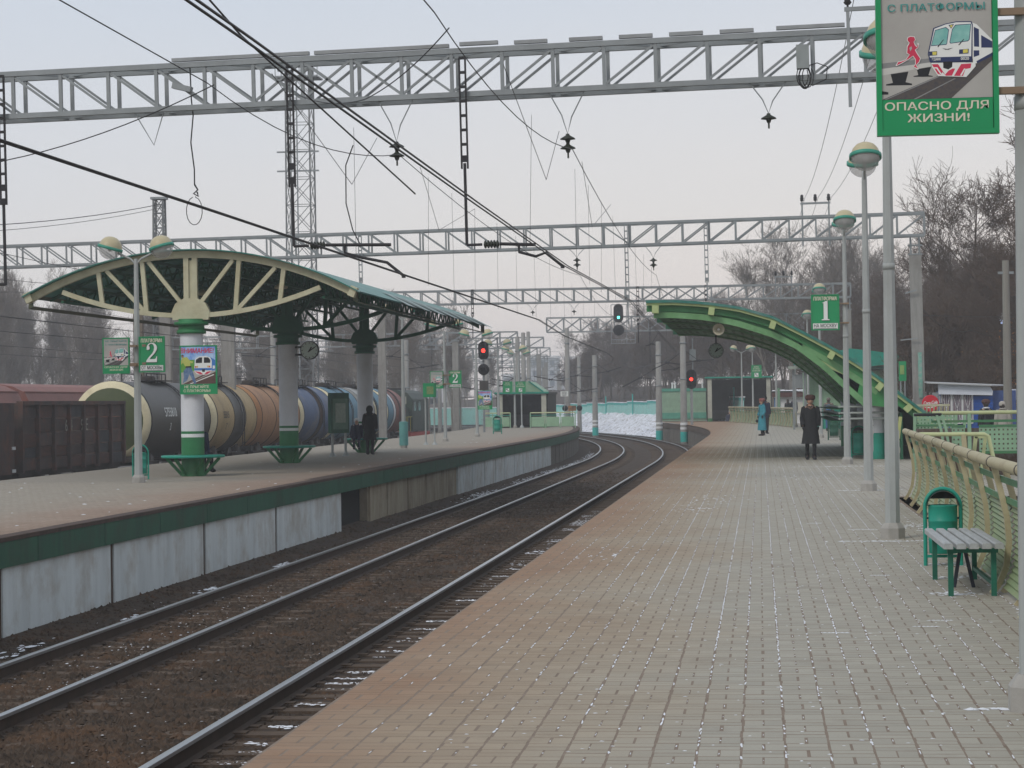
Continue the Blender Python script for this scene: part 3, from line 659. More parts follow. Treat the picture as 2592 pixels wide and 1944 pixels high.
L1 = lamp((1.47, 26.52, 0), 5.35, 'grey octagonal lamp post on a concrete foot beyond the bench and bin', True)
lamp((1.83, 40.15, 0), 5.45, 'tall lamp post whose globe shows just below the danger poster', True)
lamp((2.06, 56.2, 0), 5.6, 'lamp post that carries the platform 1 sign beside the half arch canopy', True)
for (x, y, lb) in ((2.42, 94.5, 'lamp post whose globe peeks over the platform 1 sign'), (2.42, 118.5, 'lamp post whose globe hangs left of the platform 1 sign'), (1.98, 132.5, 'lamp post in front of the white stall with the snowy roof'), (1.0, 146.5, 'lamp post between the woman in teal and the white stall')):
    lamp((x, y, 0), 5.75 if y < 100 else (5.6 if y < 120 else 4.5), lb, True, big=.9)
lamp((-.53, 165.6, 0), 4.95, 'lamp post bearing the small way out sign by the east underpass', True, big=.9)
lamp((-1.31, 166.5, 0), 5.0, 'lamp post with its two globes spread, in front of the east underpass mouth', big=.9)
lamp((-13.2, 48.14, 0), 4.78, 'twin globe lamp post beside the canopy, with the danger and platform 2 signs on it', big=.98)
lamp((-12.89, 83., 0), 4.75, 'twin globe lamp post with a teal box round its foot, behind the canopy', big=.9)
lamp((-13.2, 96.4, 0), 4.65, 'twin globe lamp post carrying the second platform 2 sign', big=.9)
lamp((-13.4, 109., 0), 4.63, 'twin globe lamp post carrying the small attention poster next to the red signal', big=.9)
lamp((-14.9, 131.3, 0), 4.75, 'twin globe lamp post by the teal bin and the west underpass', big=.9)
lamp((-15.45, 145.4, 0), 4.75, 'twin globe lamp post standing between the two way out signs', big=.9)
lamp((-16.5, 158, 0), 4.75, 'farthest twin globe lamp post, seen over the west underpass roof', big=.9)
ft = thing('foot_box', 'teal sheet metal box round the foot of a lamp post on the far platform', 'box', (-12.89, 83., 0)); G().lathe([(.2, .1), (.2, .95)], 4).lathe([(.2, .95), (.1, .97)], 4).build('shell', M('faded_teal', (.12, .33, .32), .6, dirt=(.2, .25, .25)), ft)
# ================================================================ signs
ink = M('print_ink', (.02, .022, .03), .6); pw = M('print_white', (.72, .74, .72), .5, var=.05); pcream = M('print_cream', (.66, .63, .50), .5, var=.05)
pgrey = M('poster_grey', (.40, .395, .37), .5, col2=(.34, .33, .31), scale=2.5); pgrey2 = M('poster_grey_dark', (.24, .245, .245), .5); pteal = M('poster_teal', (.06, .30, .28), .4); pglass = M('poster_glass', (.10, .34, .32), .4, col2=(.30, .55, .50), scale=7)
pred = M('poster_red', (.62, .045, .10), .5); pnavy = M('poster_navy', (.035, .05, .13), .5); pasph = M('poster_asphalt', (.065, .065, .075), .6, col2=(.10, .085, .075), scale=60); pyel = M('poster_yellow', (.70, .62, .12), .5); pblack = M('poster_black', (.02, .022, .026), .5)
psky = M('poster_blue', (.06, .20, .62), .5, col2=(.45, .62, .80), scale=5); pgrass = M('poster_grass', (.13, .36, .06), .5); pjean = M('poster_jeans', (.05, .11, .24), .5, col2=(.16, .24, .36), scale=14); pbrown = M('poster_brown', (.10, .055, .045), .6)
def framed(t, wd, hgt, dep=.05, fm=sgreen, fr=.03, parent=None):
    G().box(0, dep / 2 + .004, 0, wd - .006, dep, hgt - .006).build('backing', fm, t)
    g = G(); 
    g.prism([(-wd / 2, -hgt / 2), (wd / 2, -hgt / 2), (wd / 2 - fr, -hgt / 2 + fr), (-wd / 2 + fr, -hgt / 2 + fr)], -.012, dep); g.prism([(-wd / 2 + fr, hgt / 2 - fr), (wd / 2 - fr, hgt / 2 - fr), (wd / 2, hgt / 2), (-wd / 2, hgt / 2)], -.012, dep)
    g.prism([(-wd / 2, -hgt / 2), (-wd / 2 + fr, -hgt / 2 + fr), (-wd / 2 + fr, hgt / 2 - fr), (-wd / 2, hgt / 2)], -.012, dep); g.prism([(wd / 2 - fr, -hgt / 2 + fr), (wd / 2, -hgt / 2), (wd / 2, hgt / 2), (wd / 2 - fr, hgt / 2 - fr)], -.012, dep)
    return g.build('frame', fm, t)
def danger(loc, wd, label, rz=0, bracket=0, group='danger posters about jumping off the platform'):
    """poster drawn in the pixel grid of the near one: 1435 wide, 1880 tall"""
    t = thing('danger_poster', label, 'poster', loc, rz, group); k = wd / 1435; H = 1880 * k
    framed(t, wd, H, .05, sgreen, 62 * k)
    T = lambda P: [((u - 900) * k, (660 - v) * k) for u, v in P]
    LY = [pgrey, pgrey2, pasph, pw, pnavy, pglass, pred, pyel, pblack, sgreen, M('poster_light', (.56, .56, .53), .5)]
    g = G(); n = [0]
    def a(P, mi):
        n[0] += 1; flat(g, T(P), mi, -.0008 - .00012 * n[0])
    a([(240, 1170), (1545, 1170), (1545, -225), (240, -225)], 0)
    a([(240, 735), (800, 690), (820, 740), (240, 800)], 1); a([(240, 800), (820, 738), (830, 785), (240, 880)], 10)
    a([(350, 865), (560, 840), (525, 965), (600, 985), (600, 1003), (295, 1000), (295, 985), (375, 970)], 8); a([(660, 815), (830, 790), (795, 890), (845, 900), (845, 910), (620, 905), (620, 895), (675, 885)], 8); a([(240, 1065), (320, 1080), (320, 1108), (240, 1108)], 8)
    a([(240, 1172), (900, 905), (1545, 600), (1545, 735), (1060, 1172)], 2); a([(270, 1168), (905, 905), (925, 912), (300, 1168)], 1); a([(615, 1172), (1100, 935), (1115, 940), (645, 1172)], 1)
    a([(1320, 280), (1370, 300), (1550, 490), (1550, 680), (1360, 765), (1320, 760)], 3); a([(1335, 330), (1395, 360), (1395, 570), (1335, 565)], 4); a([(1420, 430), (1548, 510), (1548, 585), (1420, 580)], 4); a([(1330, 610), (1395, 612), (1395, 670), (1330, 690)], 4); a([(1360, 740), (1550, 640), (1550, 680), (1370, 765)], 4)
    a([(860, 330), (1000, 282), (1130, 258), (1310, 262), (1325, 300), (1310, 745), (825, 745), (790, 640)], 4); a([(872, 340), (1005, 292), (1130, 270), (1300, 274), (1312, 305), (1298, 735), (836, 735), (803, 640)], 3)
    a([(880, 355), (1010, 322), (1045, 355), (1020, 520), (1010, 535), (830, 545)], 4); a([(886, 362), (1006, 331), (1036, 358), (1013, 518), (1003, 527), (838, 537)], 5); a([(1080, 350), (1120, 298), (1305, 292), (1285, 480), (1265, 500), (1060, 522), (1048, 505)], 4); a([(1087, 354), (1125, 306), (1297, 300), (1277, 476), (1260, 492), (1066, 514), (1056, 502)], 5)
    a([(1040, 300), (1105, 290), (1070, 345)], 4); a([(1058, 303), (1088, 300), (1078, 330), (1062, 326)], 7)
    a([(905, 555), (975, 470), (982, 474), (915, 560)], 8); a([(1150, 540), (1215, 470), (1222, 474), (1162, 544)], 8); a([(960, 575), (1020, 585), (1090, 572), (1040, 592), (1000, 592)], 8)
    a([(808, 610), (900, 606), (900, 655), (805, 660)], 4); a([(845, 615), (895, 612), (893, 650), (848, 652)], 7); a([(1160, 596), (1272, 590), (1268, 645), (1158, 648)], 4); a([(1205, 598), (1262, 594), (1260, 636), (1205, 640)], 7)
    a([(800, 680), (1300, 680), (1298, 735), (815, 740)], 4); a([(830, 745), (1350, 755), (1350, 800), (1240, 925), (910, 905), (840, 800)], 3)
    a([(970, 735), (1080, 735), (1075, 800), (1030, 830), (970, 810)], 8); a([(835, 762), (910, 762), (990, 890), (1030, 845), (1080, 820), (1110, 822), (1070, 905), (1000, 905), (960, 860), (940, 890), (905, 880)], 6); a([(1180, 770), (1300, 765), (1290, 820), (1230, 830), (1200, 912), (1095, 908), (1130, 850)], 6); a([(1165, 905), (1215, 822), (1230, 826), (1185, 908)], 3); a([(850, 800), (900, 800), (950, 880), (935, 885), (890, 815), (850, 812)], 3)
    a([(556, 430), (590, 418), (640, 425), (652, 465), (632, 490), (650, 530), (668, 545), (672, 502), (690, 515), (680, 560), (650, 585), (668, 625), (708, 690), (690, 735), (655, 768), (683, 815), (665, 822), (615, 785), (640, 755), (640, 700), (615, 660), (570, 695), (480, 745), (420, 772), (410, 765), (440, 715), (460, 718), (530, 695), (570, 640), (540, 625), (545, 540), (570, 500), (545, 468)], 3)
    a([(562, 436), (592, 425), (634, 431), (645, 465), (626, 490), (644, 535), (664, 555), (676, 520), (682, 522), (674, 556), (640, 586), (662, 630), (700, 690), (684, 730), (648, 768), (674, 810), (622, 783), (648, 755), (646, 695), (618, 652), (565, 690), (475, 738), (422, 766), (443, 722), (465, 724), (535, 700), (576, 640), (548, 618), (553, 545), (578, 500), (553, 466)], 6); a([(575, 560), (600, 540), (605, 570), (585, 600)], 0)
    a([(240, 1175), (1545, 1175), (1545, 1535), (240, 1535)], 9)
    g.build('picture', LY, t)
    ty = -.0075
    text('С ПЛАТФОРМЫ', 118 * k, pteal, t, ((895 - 900) * k, ty, (660 - 82) * k), .008, fit=1140 * k); text('НЕ ПРЫГАЙТЕ', 118 * k, pteal, t, (0, ty, (660 + 95) * k), .008, fit=1140 * k)
    text('ОПАСНО ДЛЯ', 132 * k, pcream, t, ((885 - 900) * k, ty, (660 - 1258) * k), .012, fit=1215 * k); text('ЖИЗНИ!', 132 * k, pcream, t, ((905 - 900) * k, ty, (660 - 1402) * k), .012, fit=725 * k)
    text('ЭД4МК', 42 * k, pw, t, ((890 - 900) * k, ty, (660 - 705) * k), .01, fit=105 * k); text('0020', 50 * k, pw, t, ((1225 - 900) * k, ty, (660 - 705) * k), .01, fit=95 * k)
    for z in ((.27, -.23) if bracket else ()): G().box(wd / 2 + bracket / 2, .03, z * H, bracket, .04, .035).build('bracket', M('bracket_rust', (.26, .19, .13), .7, dirt=RUST), t); G().box(wd / 2 + bracket, .03, z * H, .08, .19, .05).build('bracket_clamp', M('bracket_rust', (.26, .19, .13), .7, dirt=RUST), t)
    return t
danger((.915, 11.86, 3.327), .610, 'large danger poster in a green frame, close to the camera at the top', bracket=.36)
danger((-13.62, 48.0, 2.715), .585, 'danger poster left of the platform 2 sign on the twin globe lamp post', bracket=.33)
danger((-13.53, 96.3, 2.6), .56, 'small far danger poster partly behind the green board on two posts', bracket=.28)
def digit(t, which, m, y, sc, zc):
    if which == 1: P = [(-.10, .30), (-.10, .275), (.02, .345), (.085, .345), (.085, -.30), (.15, -.315), (.15, -.345), (-.13, -.345), (-.13, -.315), (-.055, -.30), (-.055, .255)]
    else:
        P = []
        for k in range(19): a = pi * (1.05 - k * 1.28 / 18); P.append((.01 + .19 * cos(a), .165 + .185 * sin(a)))
        P += [(.12, -.02), (-.03, -.17), (-.075, -.235), (.10, -.235), (.155, -.21), (.17, -.14), (.20, -.14), (.19, -.345), (-.205, -.345), (-.19, -.28), (-.10, -.16), (.02, -.03), (.075, .06)]
        for k in range(9): a = pi * (-.12 + k * .98 / 8); P.append((-.01 + .105 * cos(a), .18 + .135 * sin(a)))
        P += [(-.07, .21), (-.07, .12), (-.13, .09), (-.185, .11)]
    P = [(a * sc, zc + b * sc) for a, b in P]; g = G(); g.add([(a, y, b) for a, b in P], [tuple(range(len(P)))]); me = g.mesh('numeral', m); bm = bmesh.new(); bm.from_mesh(me); bmesh.ops.triangulate(bm, faces=bm.faces[:], ngon_method='EAR_CLIP'); bm.to_mesh(me); bm.free()
    return put('numeral', me, t)
def plat_sign(loc, wd, hgt, num, low_text, label, side, group='platform number signs', reach=.3):
    t = thing('platform_sign', label, 'sign', loc, 0, group); framed(t, wd, hgt, .04, sgreen, .025 * wd / .65)
    text('ПЛАТФОРМА', hgt * .145, pcream, t, (0, -.018, hgt * .385), .014, .15, fit=.82 * wd)
    digit(t, num, M('print_shadow', (.03, .09, .05), .6), -.012, hgt * .78, .05 * hgt - .012 * hgt).location = (.018 * wd, 0, 0); digit(t, num, pw, -.016, hgt * .78, .05 * hgt)
    G().box(0, -.008, -hgt * .385, wd * .88, .006, hgt * .16).build('name_plate', pw, t); text(low_text, hgt * .135, ink, t, (0, -.016, -hgt * .372), .006, fit=.80 * wd); G().box(0, -.014, -hgt * .452, wd * .82, .004, hgt * .012).build('underline', ink, t)
    for z in (.24, -.3): G().box(side * (wd / 2 + reach / 2), .03, z * hgt, reach, .03, .03).build('bracket', M('bracket_rust', (.26, .19, .13), .7, dirt=RUST), t); G().box(side * (wd / 2 + reach), .03, z * hgt, .14, .17, .04).build('bracket_clamp', M('bracket_rust', ()), t)
    return t
plat_sign((1.58, 56.1, 3.665), .675, .86, 1, 'НА МОСКВУ', 'green sign with a big white 1 above the half arch canopy', 1, reach=.16)
plat_sign((-12.83, 47.95, 2.73), .56, .76, 2, 'ОТ МОСКВЫ', 'green sign with a big white 2 between two posters by the first canopy column', -1, reach=.12)
plat_sign((-12.74, 96.3, 2.62), .53, .71, 2, 'ОТ МОСКВЫ', 'smaller far sign with a white 2 near the red signal', -1, reach=.2)
def attention(loc, wd, label, hgt=None):
    t = thing('attention_poster', label, 'poster', loc, 0, 'attention posters with a train'); k = wd / 680; H = 875 * k; framed(t, wd, H, .04, sgreen, 20 * k)
    T = lambda P: [((u - 1770) * k, (812 - v) * k) for u, v in P]; g = G(); n = [0]
    LY = [psky, pgrass, pbrown, pw, M('poster_train_blue', (.05, .20, .55), .5), pblack, pred, pyel, pjean, M('poster_shirt', (.50, .55, .14), .5), sgreen, pgrey, M('poster_skin', (.30, .17, .10), .6)]
    def a(P, mi): n[0] += 1; flat(g, T(P), mi, -.0008 - .00012 * n[0])
    a([(1440, 1070), (2080, 1060), (2080, 395), (1440, 395)], 0); a([(1440, 640), (1700, 630), (1700, 850), (1440, 870)], 1); a([(1440, 860), (1700, 830), (2080, 830), (2080, 1060), (1440, 1070)], 11); a([(1560, 1065), (2080, 850), (2080, 1060)], 2); a([(1480, 1065), (1900, 880), (1960, 880), (1560, 1065)], 2); a([(1600, 1062), (2040, 895), (2060, 905), (1640, 1062)], 3)
    a([(1990, 590), (2075, 640), (2075, 810), (2010, 830)], 4); a([(2030, 740), (2070, 740), (2070, 790), (2030, 800)], 3)
    a([(1710, 620), (1780, 575), (1900, 565), (1985, 590), (2015, 650), (2010, 830), (1690, 830), (1700, 700)], 3); a([(1725, 632), (1790, 590), (1842, 590), (1836, 690), (1718, 692)], 5); a([(1872, 590), (1950, 592), (1990, 640), (1985, 690), (1868, 690)], 5); a([(1695, 782), (2010, 782), (2008, 825), (1692, 825)], 4)
    a([(1705, 745), (1760, 740), (1758, 772), (1705, 775)], 6); a([(1725, 745), (1752, 743), (1750, 768), (1728, 770)], 7); a([(1930, 740), (1985, 742), (1985, 772), (1932, 770)], 6); a([(1932, 744), (1960, 744), (1960, 768), (1934, 768)], 7)
    a([(1690, 830), (2010, 830), (1970, 890), (1860, 905), (1740, 890)], 3); a([(1700, 835), (1800, 850), (1860, 895), (1800, 895), (1740, 865)], 6); a([(2005, 835), (1920, 850), (1870, 895), (1930, 893), (1975, 865)], 6); a([(1830, 800), (1890, 800), (1885, 850), (1840, 850)], 5)
    a([(1495, 830), (1560, 760), (1640, 770), (1600, 900), (1560, 1000), (1480, 1050), (1500, 950)], 8); a([(1560, 800), (1640, 760), (1700, 950), (1730, 1050), (1690, 1065), (1640, 960)], 8)
    a([(1475, 590), (1560, 580), (1620, 650), (1670, 660), (1665, 690), (1620, 690), (1625, 740), (1530, 755), (1490, 680), (1445, 725), (1432, 700)], 9); a([(1530, 745), (1640, 740), (1640, 770), (1535, 772)], 5); a([(1455, 550), (1480, 535), (1503, 555), (1500, 590), (1462, 590)], 12); a([(1460, 545), (1480, 533), (1505, 550), (1490, 560)], 5)
    a([(1440, 1080), (2088, 1075), (2088, 1232), (1440, 1232)], 10); g.build('picture', LY, t)
    text('ВНИМАНИЕ!', 118 * k, pred, t, ((1748 - 1770) * k, -.0065, (812 - 470) * k), .012, .1, fit=605 * k)
    text('НЕ ПРЫГАЙТЕ', 66 * k, pcream, t, ((1735 - 1770) * k, -.0065, (812 - 1115) * k), .012, fit=445 * k); text('С ПЛАТФОРМЫ!', 66 * k, pcream, t, ((1740 - 1770) * k, -.0065, (812 - 1187) * k), .012, fit=490 * k); return t
attention((-12.86, 52.16, 2.455), .875, 'colourful attention poster strapped to the first white canopy column')
attention((-13.0, 108.9, 1.74), .70, 'small attention poster on the far lamp post under the red signal')
# way-out signs and information boards
def wayout(loc, wd, hgt, lines, arrow, label, legs=0):
    t = thing('way_out_sign', label, 'sign', loc, 0, 'green way out signs'); framed(t, wd, hgt, .04, sgreen, .02)
    for i, s in enumerate(lines): text(s, hgt * .125, pcream, t, (0, -.016, hgt * (.36 - i * .15)), .01, fit=wd * min(.82, .085 * len(s)))
    G().box(0, -.012, -hgt * .25, hgt * .3, .006, hgt * .3).build('arrow_field', pw, t)
    q = hgt * .1; G().bar((q * arrow, -.018, -hgt * .25 + q), (-q * arrow, -.018, -hgt * .25 - q), .008, .03).bar((q * arrow, -.018, -hgt * .25 + q), (-q * .1 * arrow, -.018, -hgt * .25 + q), .008, .03).bar((q * arrow, -.018, -hgt * .25 + q), (q * arrow, -.018, -hgt * .25 - q * .1), .008, .03).build('arrow', ink, t)
    if legs: G().tube([(0.05, .03, -loc[2]), (.05, .03, -hgt / 2)], .045, 8).lathe([(.14, -loc[2]), (.14, -loc[2] + .08), (.05, -loc[2] + .2)], 8, (0.05, .03, 0)).build('post', lamp_grey, t)
    else: G().box(wd * .5 + .1, .03, .1, .3, .04, .04).build('bracket', galv, t)
    return t
wayout((-14.34, 131.1, 2.48), .53, .66, ['ВЫХОД', 'В ГОРОД'], -1, 'way out sign with arrow to upper left, on the lamp post by the underpass')
wayout((-14.83, 143, 2.55), .64, .71, ['ВЫХОД', 'В ГОРОД', 'НА СТАНЦИЮ'], 1, 'green way out sign with an arrow to upper right, on its own post', 1)
wayout((-.26, 165.4, 3.56), .74, .94, ['ВЫХОД', 'В ГОРОД', 'НА МОСКВУ'], -1, 'small green way out sign high before the east underpass')
t = thing('information_board', 'dark green glazed information board on two grey legs behind the middle column', 'board', (-13.05, 70.9, 0), radians(62))
G().box(0, 0, 1.35, .9, .12, 1.25).build('cabinet', dgreen, t); G().box(0, -.066, 1.32, .74, .01, .95).build('glazing', M('board_glass', (.16, .25, .19), .2, col2=(.10, .17, .13), scale=3), t); G().box(0, -.075, 1.35, .5, .006, .6).build('timetable', M('timetable', (.33, .38, .32), .5, col2=(.22, .27, .22), scale=12), t)
for s in (-1, 1): G().tube([(.33 * s, 0, 0), (.33 * s, 0, .75)], .04, 8).lathe([(.12, 0), (.06, .12)], 8, (.33 * s, 0, 0)).build('leg', lamp_grey, t)
t = thing('notice_board', 'small bright green board on two thin posts, past the woman in black', 'board', (-12.83, 89.2, 0), radians(-12))
G().box(0, .05, 2.13, .47, .22, .54).build('cabinet', sgreen, t); G().box(.06, -.062, 2.12, .28, .01, .3).build('notice', M('notice_olive', (.24, .30, .12), .5, col2=(.12, .2, .08), scale=14), t)
for s in (-1, 1): G().tube([(.18 * s, .05, 0), (.18 * s, .05, 1.87)], .035, 8).lathe([(.11, 0), (.05, .1)], 8, (.18 * s, .05, 0)).build('leg', lamp_grey, t)
t = thing('notice_board', 'white plate with black lines of lettering on a thin post by the tracks', 'board', (-12.69, 150, 0)); G().box(0, 0, 2.12, .5, .03, .33).build('plate', pw, t); G().tube([(0, .03, 0), (0, .03, 2)], .025, 6).build('post', lamp_grey, t)
for i, s in enumerate(('ПЕРЕХОД', 'ЗАПРЕЩЕН', 'ОПАСНО')): text(s, .085, ink, t, (0, -.02, 2.22 - i * .1), .01, fit=.042 * len(s))
# ================================================================ bench, bins
t = thing('slatted_bench', 'grey slatted bench with green legs by the fence, in front of the litter bin', 'bench', (1.67, 19.75, 0))
slat = M('bench_slat_grey', (.40, .42, .42), .6, col2=(.31, .325, .33), scale=5, streak=(6, .6, 6), dirt=(.25, .24, .22), damt=.4)
bl = M('bench_leg_green', (.02, .15, .10), .5, var=.3)
for i in range(5):
    g = G(); x = -.2 + .1 * i; g.prism([(x - .036, .385), (x + .036, .385), (x + .036, .42), (x + .028, .43), (x - .028, .43), (x - .036, .42)], -1.1, 1.1); g.build('slat', slat, t)
for y in (-.95, .75):
    G().bar((-.2, y, .365), (.2, y, .365), .05, .035).build('cross_rail', bl, t)
    for x in (-.175, .165): G().box(x, y, .18, .042, .042, .36).build('leg', bl, t)
G().bar((-.02, -.1, .37), (-.08, -.1, 0), .03).bar((.0, -.1, .37), (.08, -.1, 0), .03).bar((-.1, -.1, .365), (.1, -.1, .365), .04, .03).build('centre_leg', M('bench_leg_dark', (.03, .035, .05), .5), t)
G().bar((.165, -.95, .1), (.165, .75, .1), .03).build('stretcher', bl, t)
def bin_(loc, label, m=teal, rz=0, s=1.):
    t = thing('litter_bin', label, 'litter bin', loc, rz, 'litter bins with an arched frame')
    pts = [(-.185, 0, 0), (-.185, 0, .62)] + [(-.185 * cos(a), 0, .62 + .19 * sin(a)) for a in np.linspace(.2, pi - .2, 12)] + [(.185, 0, .62), (.185, 0, 0)]
    G().tube(pts, .021, 8).build('frame', m, t); G().bar((-.185, 0, .1), (.185, 0, .1), .03).build('frame_rail', m, t)
    b = G().lathe([(.14, .13), (.148, .135), (.150, .26), (.153, .265), (.153, .275), (.150, .28), (.150, .46), (.154, .465), (.154, .48), (.150, .485), (.150, .62), (.154, .625), (.154, .64), (.140, .64), (.138, .45), (0, .44)], 24).build('bucket', m, t)
    rows = [[(.165 * cos(a), y, .62 + .165 * sin(a)) for a in np.linspace(.05, pi - .05, 14)] for y in (-.10, .12)]
    G().sheet(rows, 0, True).sheet([[(.165 * cos(a), .12, .62 + .165 * sin(a)) for a in np.linspace(.05, pi - .05, 14)], [(.165 * cos(a) * .9, .12, .70) for a in np.linspace(.05, pi - .05, 14)]]).build('hood', M('bin_hood_dark', (.018, .03, .026), .6), t)
    G().tube([(-.185, 0, .5), (-.15, 0, .5)], .012, 6).tube([(.185, 0, .5), (.15, 0, .5)], .012, 6).build('pivot', dark, t)
    t.scale = (s, s, s); return t
bin_((1.70, 22.2, 0), 'bright teal litter bin with an arched hood behind the grey bench', s=.9)
bin_((2.56, 61.4, 0), 'teal litter bin at the foot of the half arch columns, half behind a lamp post', s=1.05)
bin_((2.77, 88.8, 0), 'dark green litter bin beside the boy with the blue backpack', dgreen, s=1.2)
bin_((.75, 143, 0), 'small far litter bin before the curved fence of the near platform', s=1.1)
bin_((-13.46, 118, 0), 'teal litter bin in front of the west underpass', s=1.15)
bin_((-13.80, 50.5, 0), 'teal litter bin mostly hidden by the lamp post with two signs', s=.95)
# ================================================================ fence of curved posts
FP = [(0, 1.04), (.05, .85), (.10, .62), (.115, .42), (.09, .22), (.03, .08), (-.03, 0)]
def fp(z):
    zs = [p[1] for p in FP][::-1]; xs = [p[0] for p in FP][::-1]; return float(np.interp(z, zs, xs))
rib_m = M('fence_sheet', (.27, .34, .19), .5, col2=(.19, .26, .14), scale=1.5, streak=(1, .5, 8), dirt=(.3, .22, .1), damt=.6)
pgrn = M('fence_rail_green', (.07, .22, .10), .5, dirt=(.2, .2, .1))
def fence(path, label, lean=1, step=2.15):
    t = thing('platform_fence', label, 'fence'); D = [0.]
    for a, b in zip(path[:-1], path[1:]): D.append(D[-1] + sqrt((b[0] - a[0]) ** 2 + (b[1] - a[1]) ** 2))
    def P(s): return (float(np.interp(s, D, [p[0] for p in path])), float(np.interp(s, D, [p[1] for p in path])))
    def N(s): a, b = P(max(0, s - .3)), P(min(D[-1], s + .3)); l = sqrt((b[0] - a[0]) ** 2 + (b[1] - a[1]) ** 2); return ((b[1] - a[1]) / l * lean, -(b[0] - a[0]) / l * lean)
    n = int(D[-1] / step); ss = [D[-1] * k / n for k in range(n + 1)]
    pt = lambda s, off, z: (P(s)[0] + N(s)[0] * off, P(s)[1] + N(s)[1] * off, z)
    for s in ss:
        g = G(); F = [(a, z) for a, z in FP]
        for (a, z), (b, w) in zip(F[:-1], F[1:]): g.bar(pt(s, a, z), pt(s, b, w), .07, .045, up=(N(s)[0], N(s)[1], 0))
        g.build('post', tan, t); g = G()
        for (a, z), (b, w) in zip(F[:-1], F[1:]): g.bar(pt(s + .1, a + .10, z * .97), pt(s + .1, b + .10, w * .97), .03, .05)
        g.build('back_post', tan, t)
    for a, b in zip(ss[:-1], ss[1:]):
        G().tube([pt(a + .01, -.01, 1.065), pt(b - .01, -.01, 1.065)], .047, 12).build('handrail', tan, t); G().tube([pt(b - .02, -.01, 1.065), pt(b + .02, -.01, 1.065)], .05, 12).build('handrail_clamp', dark, t)
        for z in (.93, .76): G().bar(pt(a, fp(z) + .03, z), pt(b, fp(z) + .03, z), .012, .05).build('rail', pgrn, t)
        rows = []
        for i in range(29): z = .06 + .66 * i / 28; o = fp(z) + .045 + (.012 if i % 2 else -.008); rows.append([pt(a + .05, o, z), pt(b - .05, o, z)])
        G().sheet(rows).build('ribbed_sheet', rib_m, t)
        mid = (a + b) / 2; g = G()
        for (p, z), (q, w) in zip(FP[:-1], FP[1:]): g.bar(pt(mid, p + .08, z), pt(mid, q + .08, w), .03, .035)
        g.build('back_post', tan, t)
    return t
fence([(1.86, 8), (1.85, 17), (1.87, 19.7), (1.92, 21.8), (2.0, 25), (2.1, 29), (2.17, 33), (2.25, 36.6)], 'cream fence of curved posts and ribbed sheets along the right of the near platform')
fence([(2.6 + cs(y) * .8 - (y - 120) * .035, y) for y in np.arange(128, 166, 4)], 'far curved cream fence past the woman in teal', step=1.6)
# stair railings and perforated panels behind it
yg = M('rail_pale_yellow', (.50, .55, .30), .5, var=.12, dirt=(.3, .3, .15))
t = thing('stair_railing', 'pale yellow stair handrail dropping steeply behind the curved fence', 'railing', (0, 45, 0))
G().tube([(3.0, 0, .88), (4.25, 0, .87), (4.33, 0, .83), (4.58, 0, -.35)], .04, 8).build('handrail', yg, t); G().bar((3.86, 0, .87), (3.92, 0, 0), .09).build('post', tan, t); G().bar((3.1, .05, .85), (3.3, .05, .85), .12, .06).build('bracket', pgreen, t)
G().bar((4.12, .3, .82), (4.02, .3, 0), .07).bar((4.3, .3, .8), (4.2, .3, 0), .06).bar((4.1, .3, .82), (4.32, .3, .82), .07).build('frame', yg, t)
def perforated(x0, x1, z0, z1, pitch=.086):
    nx, nz = max(2, int((x1 - x0) / pitch)), max(2, int((z1 - z0) / pitch)); px, pz = (x1 - x0) / nx, (z1 - z0) / nz; V, F = [], []; h = .31
    for i in range(nx):
        for j in range(nz):
            a, b = x0 + i * px, z0 + j * pz; o = len(V); V += [(a, 0, b), (a + px, 0, b), (a + px, 0, b + pz), (a, 0, b + pz), (a + px * h, 0, b + pz * h), (a + px * (1 - h), 0, b + pz * h), (a + px * (1 - h), 0, b + pz * (1 - h)), (a + px * h, 0, b + pz * (1 - h))]
            F += [(o, o + 1, o + 5, o + 4), (o + 1, o + 2, o + 6, o + 5), (o + 2, o + 3, o + 7, o + 6), (o + 3, o, o + 4, o + 7)]
    return np_mesh('perforated_panel', V, F, pgreen)
t = thing('perforated_railing', 'pale green railing with perforated panels at the stairs by the blue kiosk', 'railing', (0, 47, 0))
G().tube([(3.42, 0, 1.27), (5.8, 0, 1.27)], .038, 8).build('handrail', yg, t); G().bar((3.4, 0, 1.1), (5.8, 0, 1.1), .03, .05).build('rail', pgrn, t)
for x in (4.15, 5.45): G().bar((x, 0, 0), (x, 0, 1.25), .07).build('post', pgreen, t)
for a, b in ((4.34, 5.38), (3.80, 4.06)):
    put('perforated_panel', perforated(a, b, .5, .97), t, (0, -.02, 0)); G().bar((a, -.02, 1.0), (b, -.02, 1.0), .03, .05).bar((a, -.02, .47), (b, -.02, .47), .03, .05).build('panel_frame', pgrn, t)
G().tube([(3.05, -.1, 1.24), (3.6, -.1, 1.24)], .03, 8).build('handrail', dark, t)
for x in (3.5, 3.6):
    g = G(); Q = [(0, 1.24), (.08, .95), (.12, .7), (.12, .3), (.12, 0)]
    for a, b in zip(Q[:-1], Q[1:]): g.bar((x + a[0], -.1, a[1]), (x + b[0], -.1, b[1]), .05)
    g.build('curved_post', pgreen, t)
t = thing('perforated_railing', 'narrow pale green railing with slotted panels at the foot of the half arch', 'railing', (0, 50, 0))
for z0, z1 in ((1.0, 1.22), (.82, .98)): put('perforated_panel', perforated(3.3, 4.1, z0, z1, .07), t)
for z in (1.24, .99, .8): G().bar((3.25, 0, z), (4.15, 0, z), .03, .04).build('rail', pgrn, t)
G().box(3.75, .02, .45, .7, .02, .6).build('solid_panel', pgreen, t)
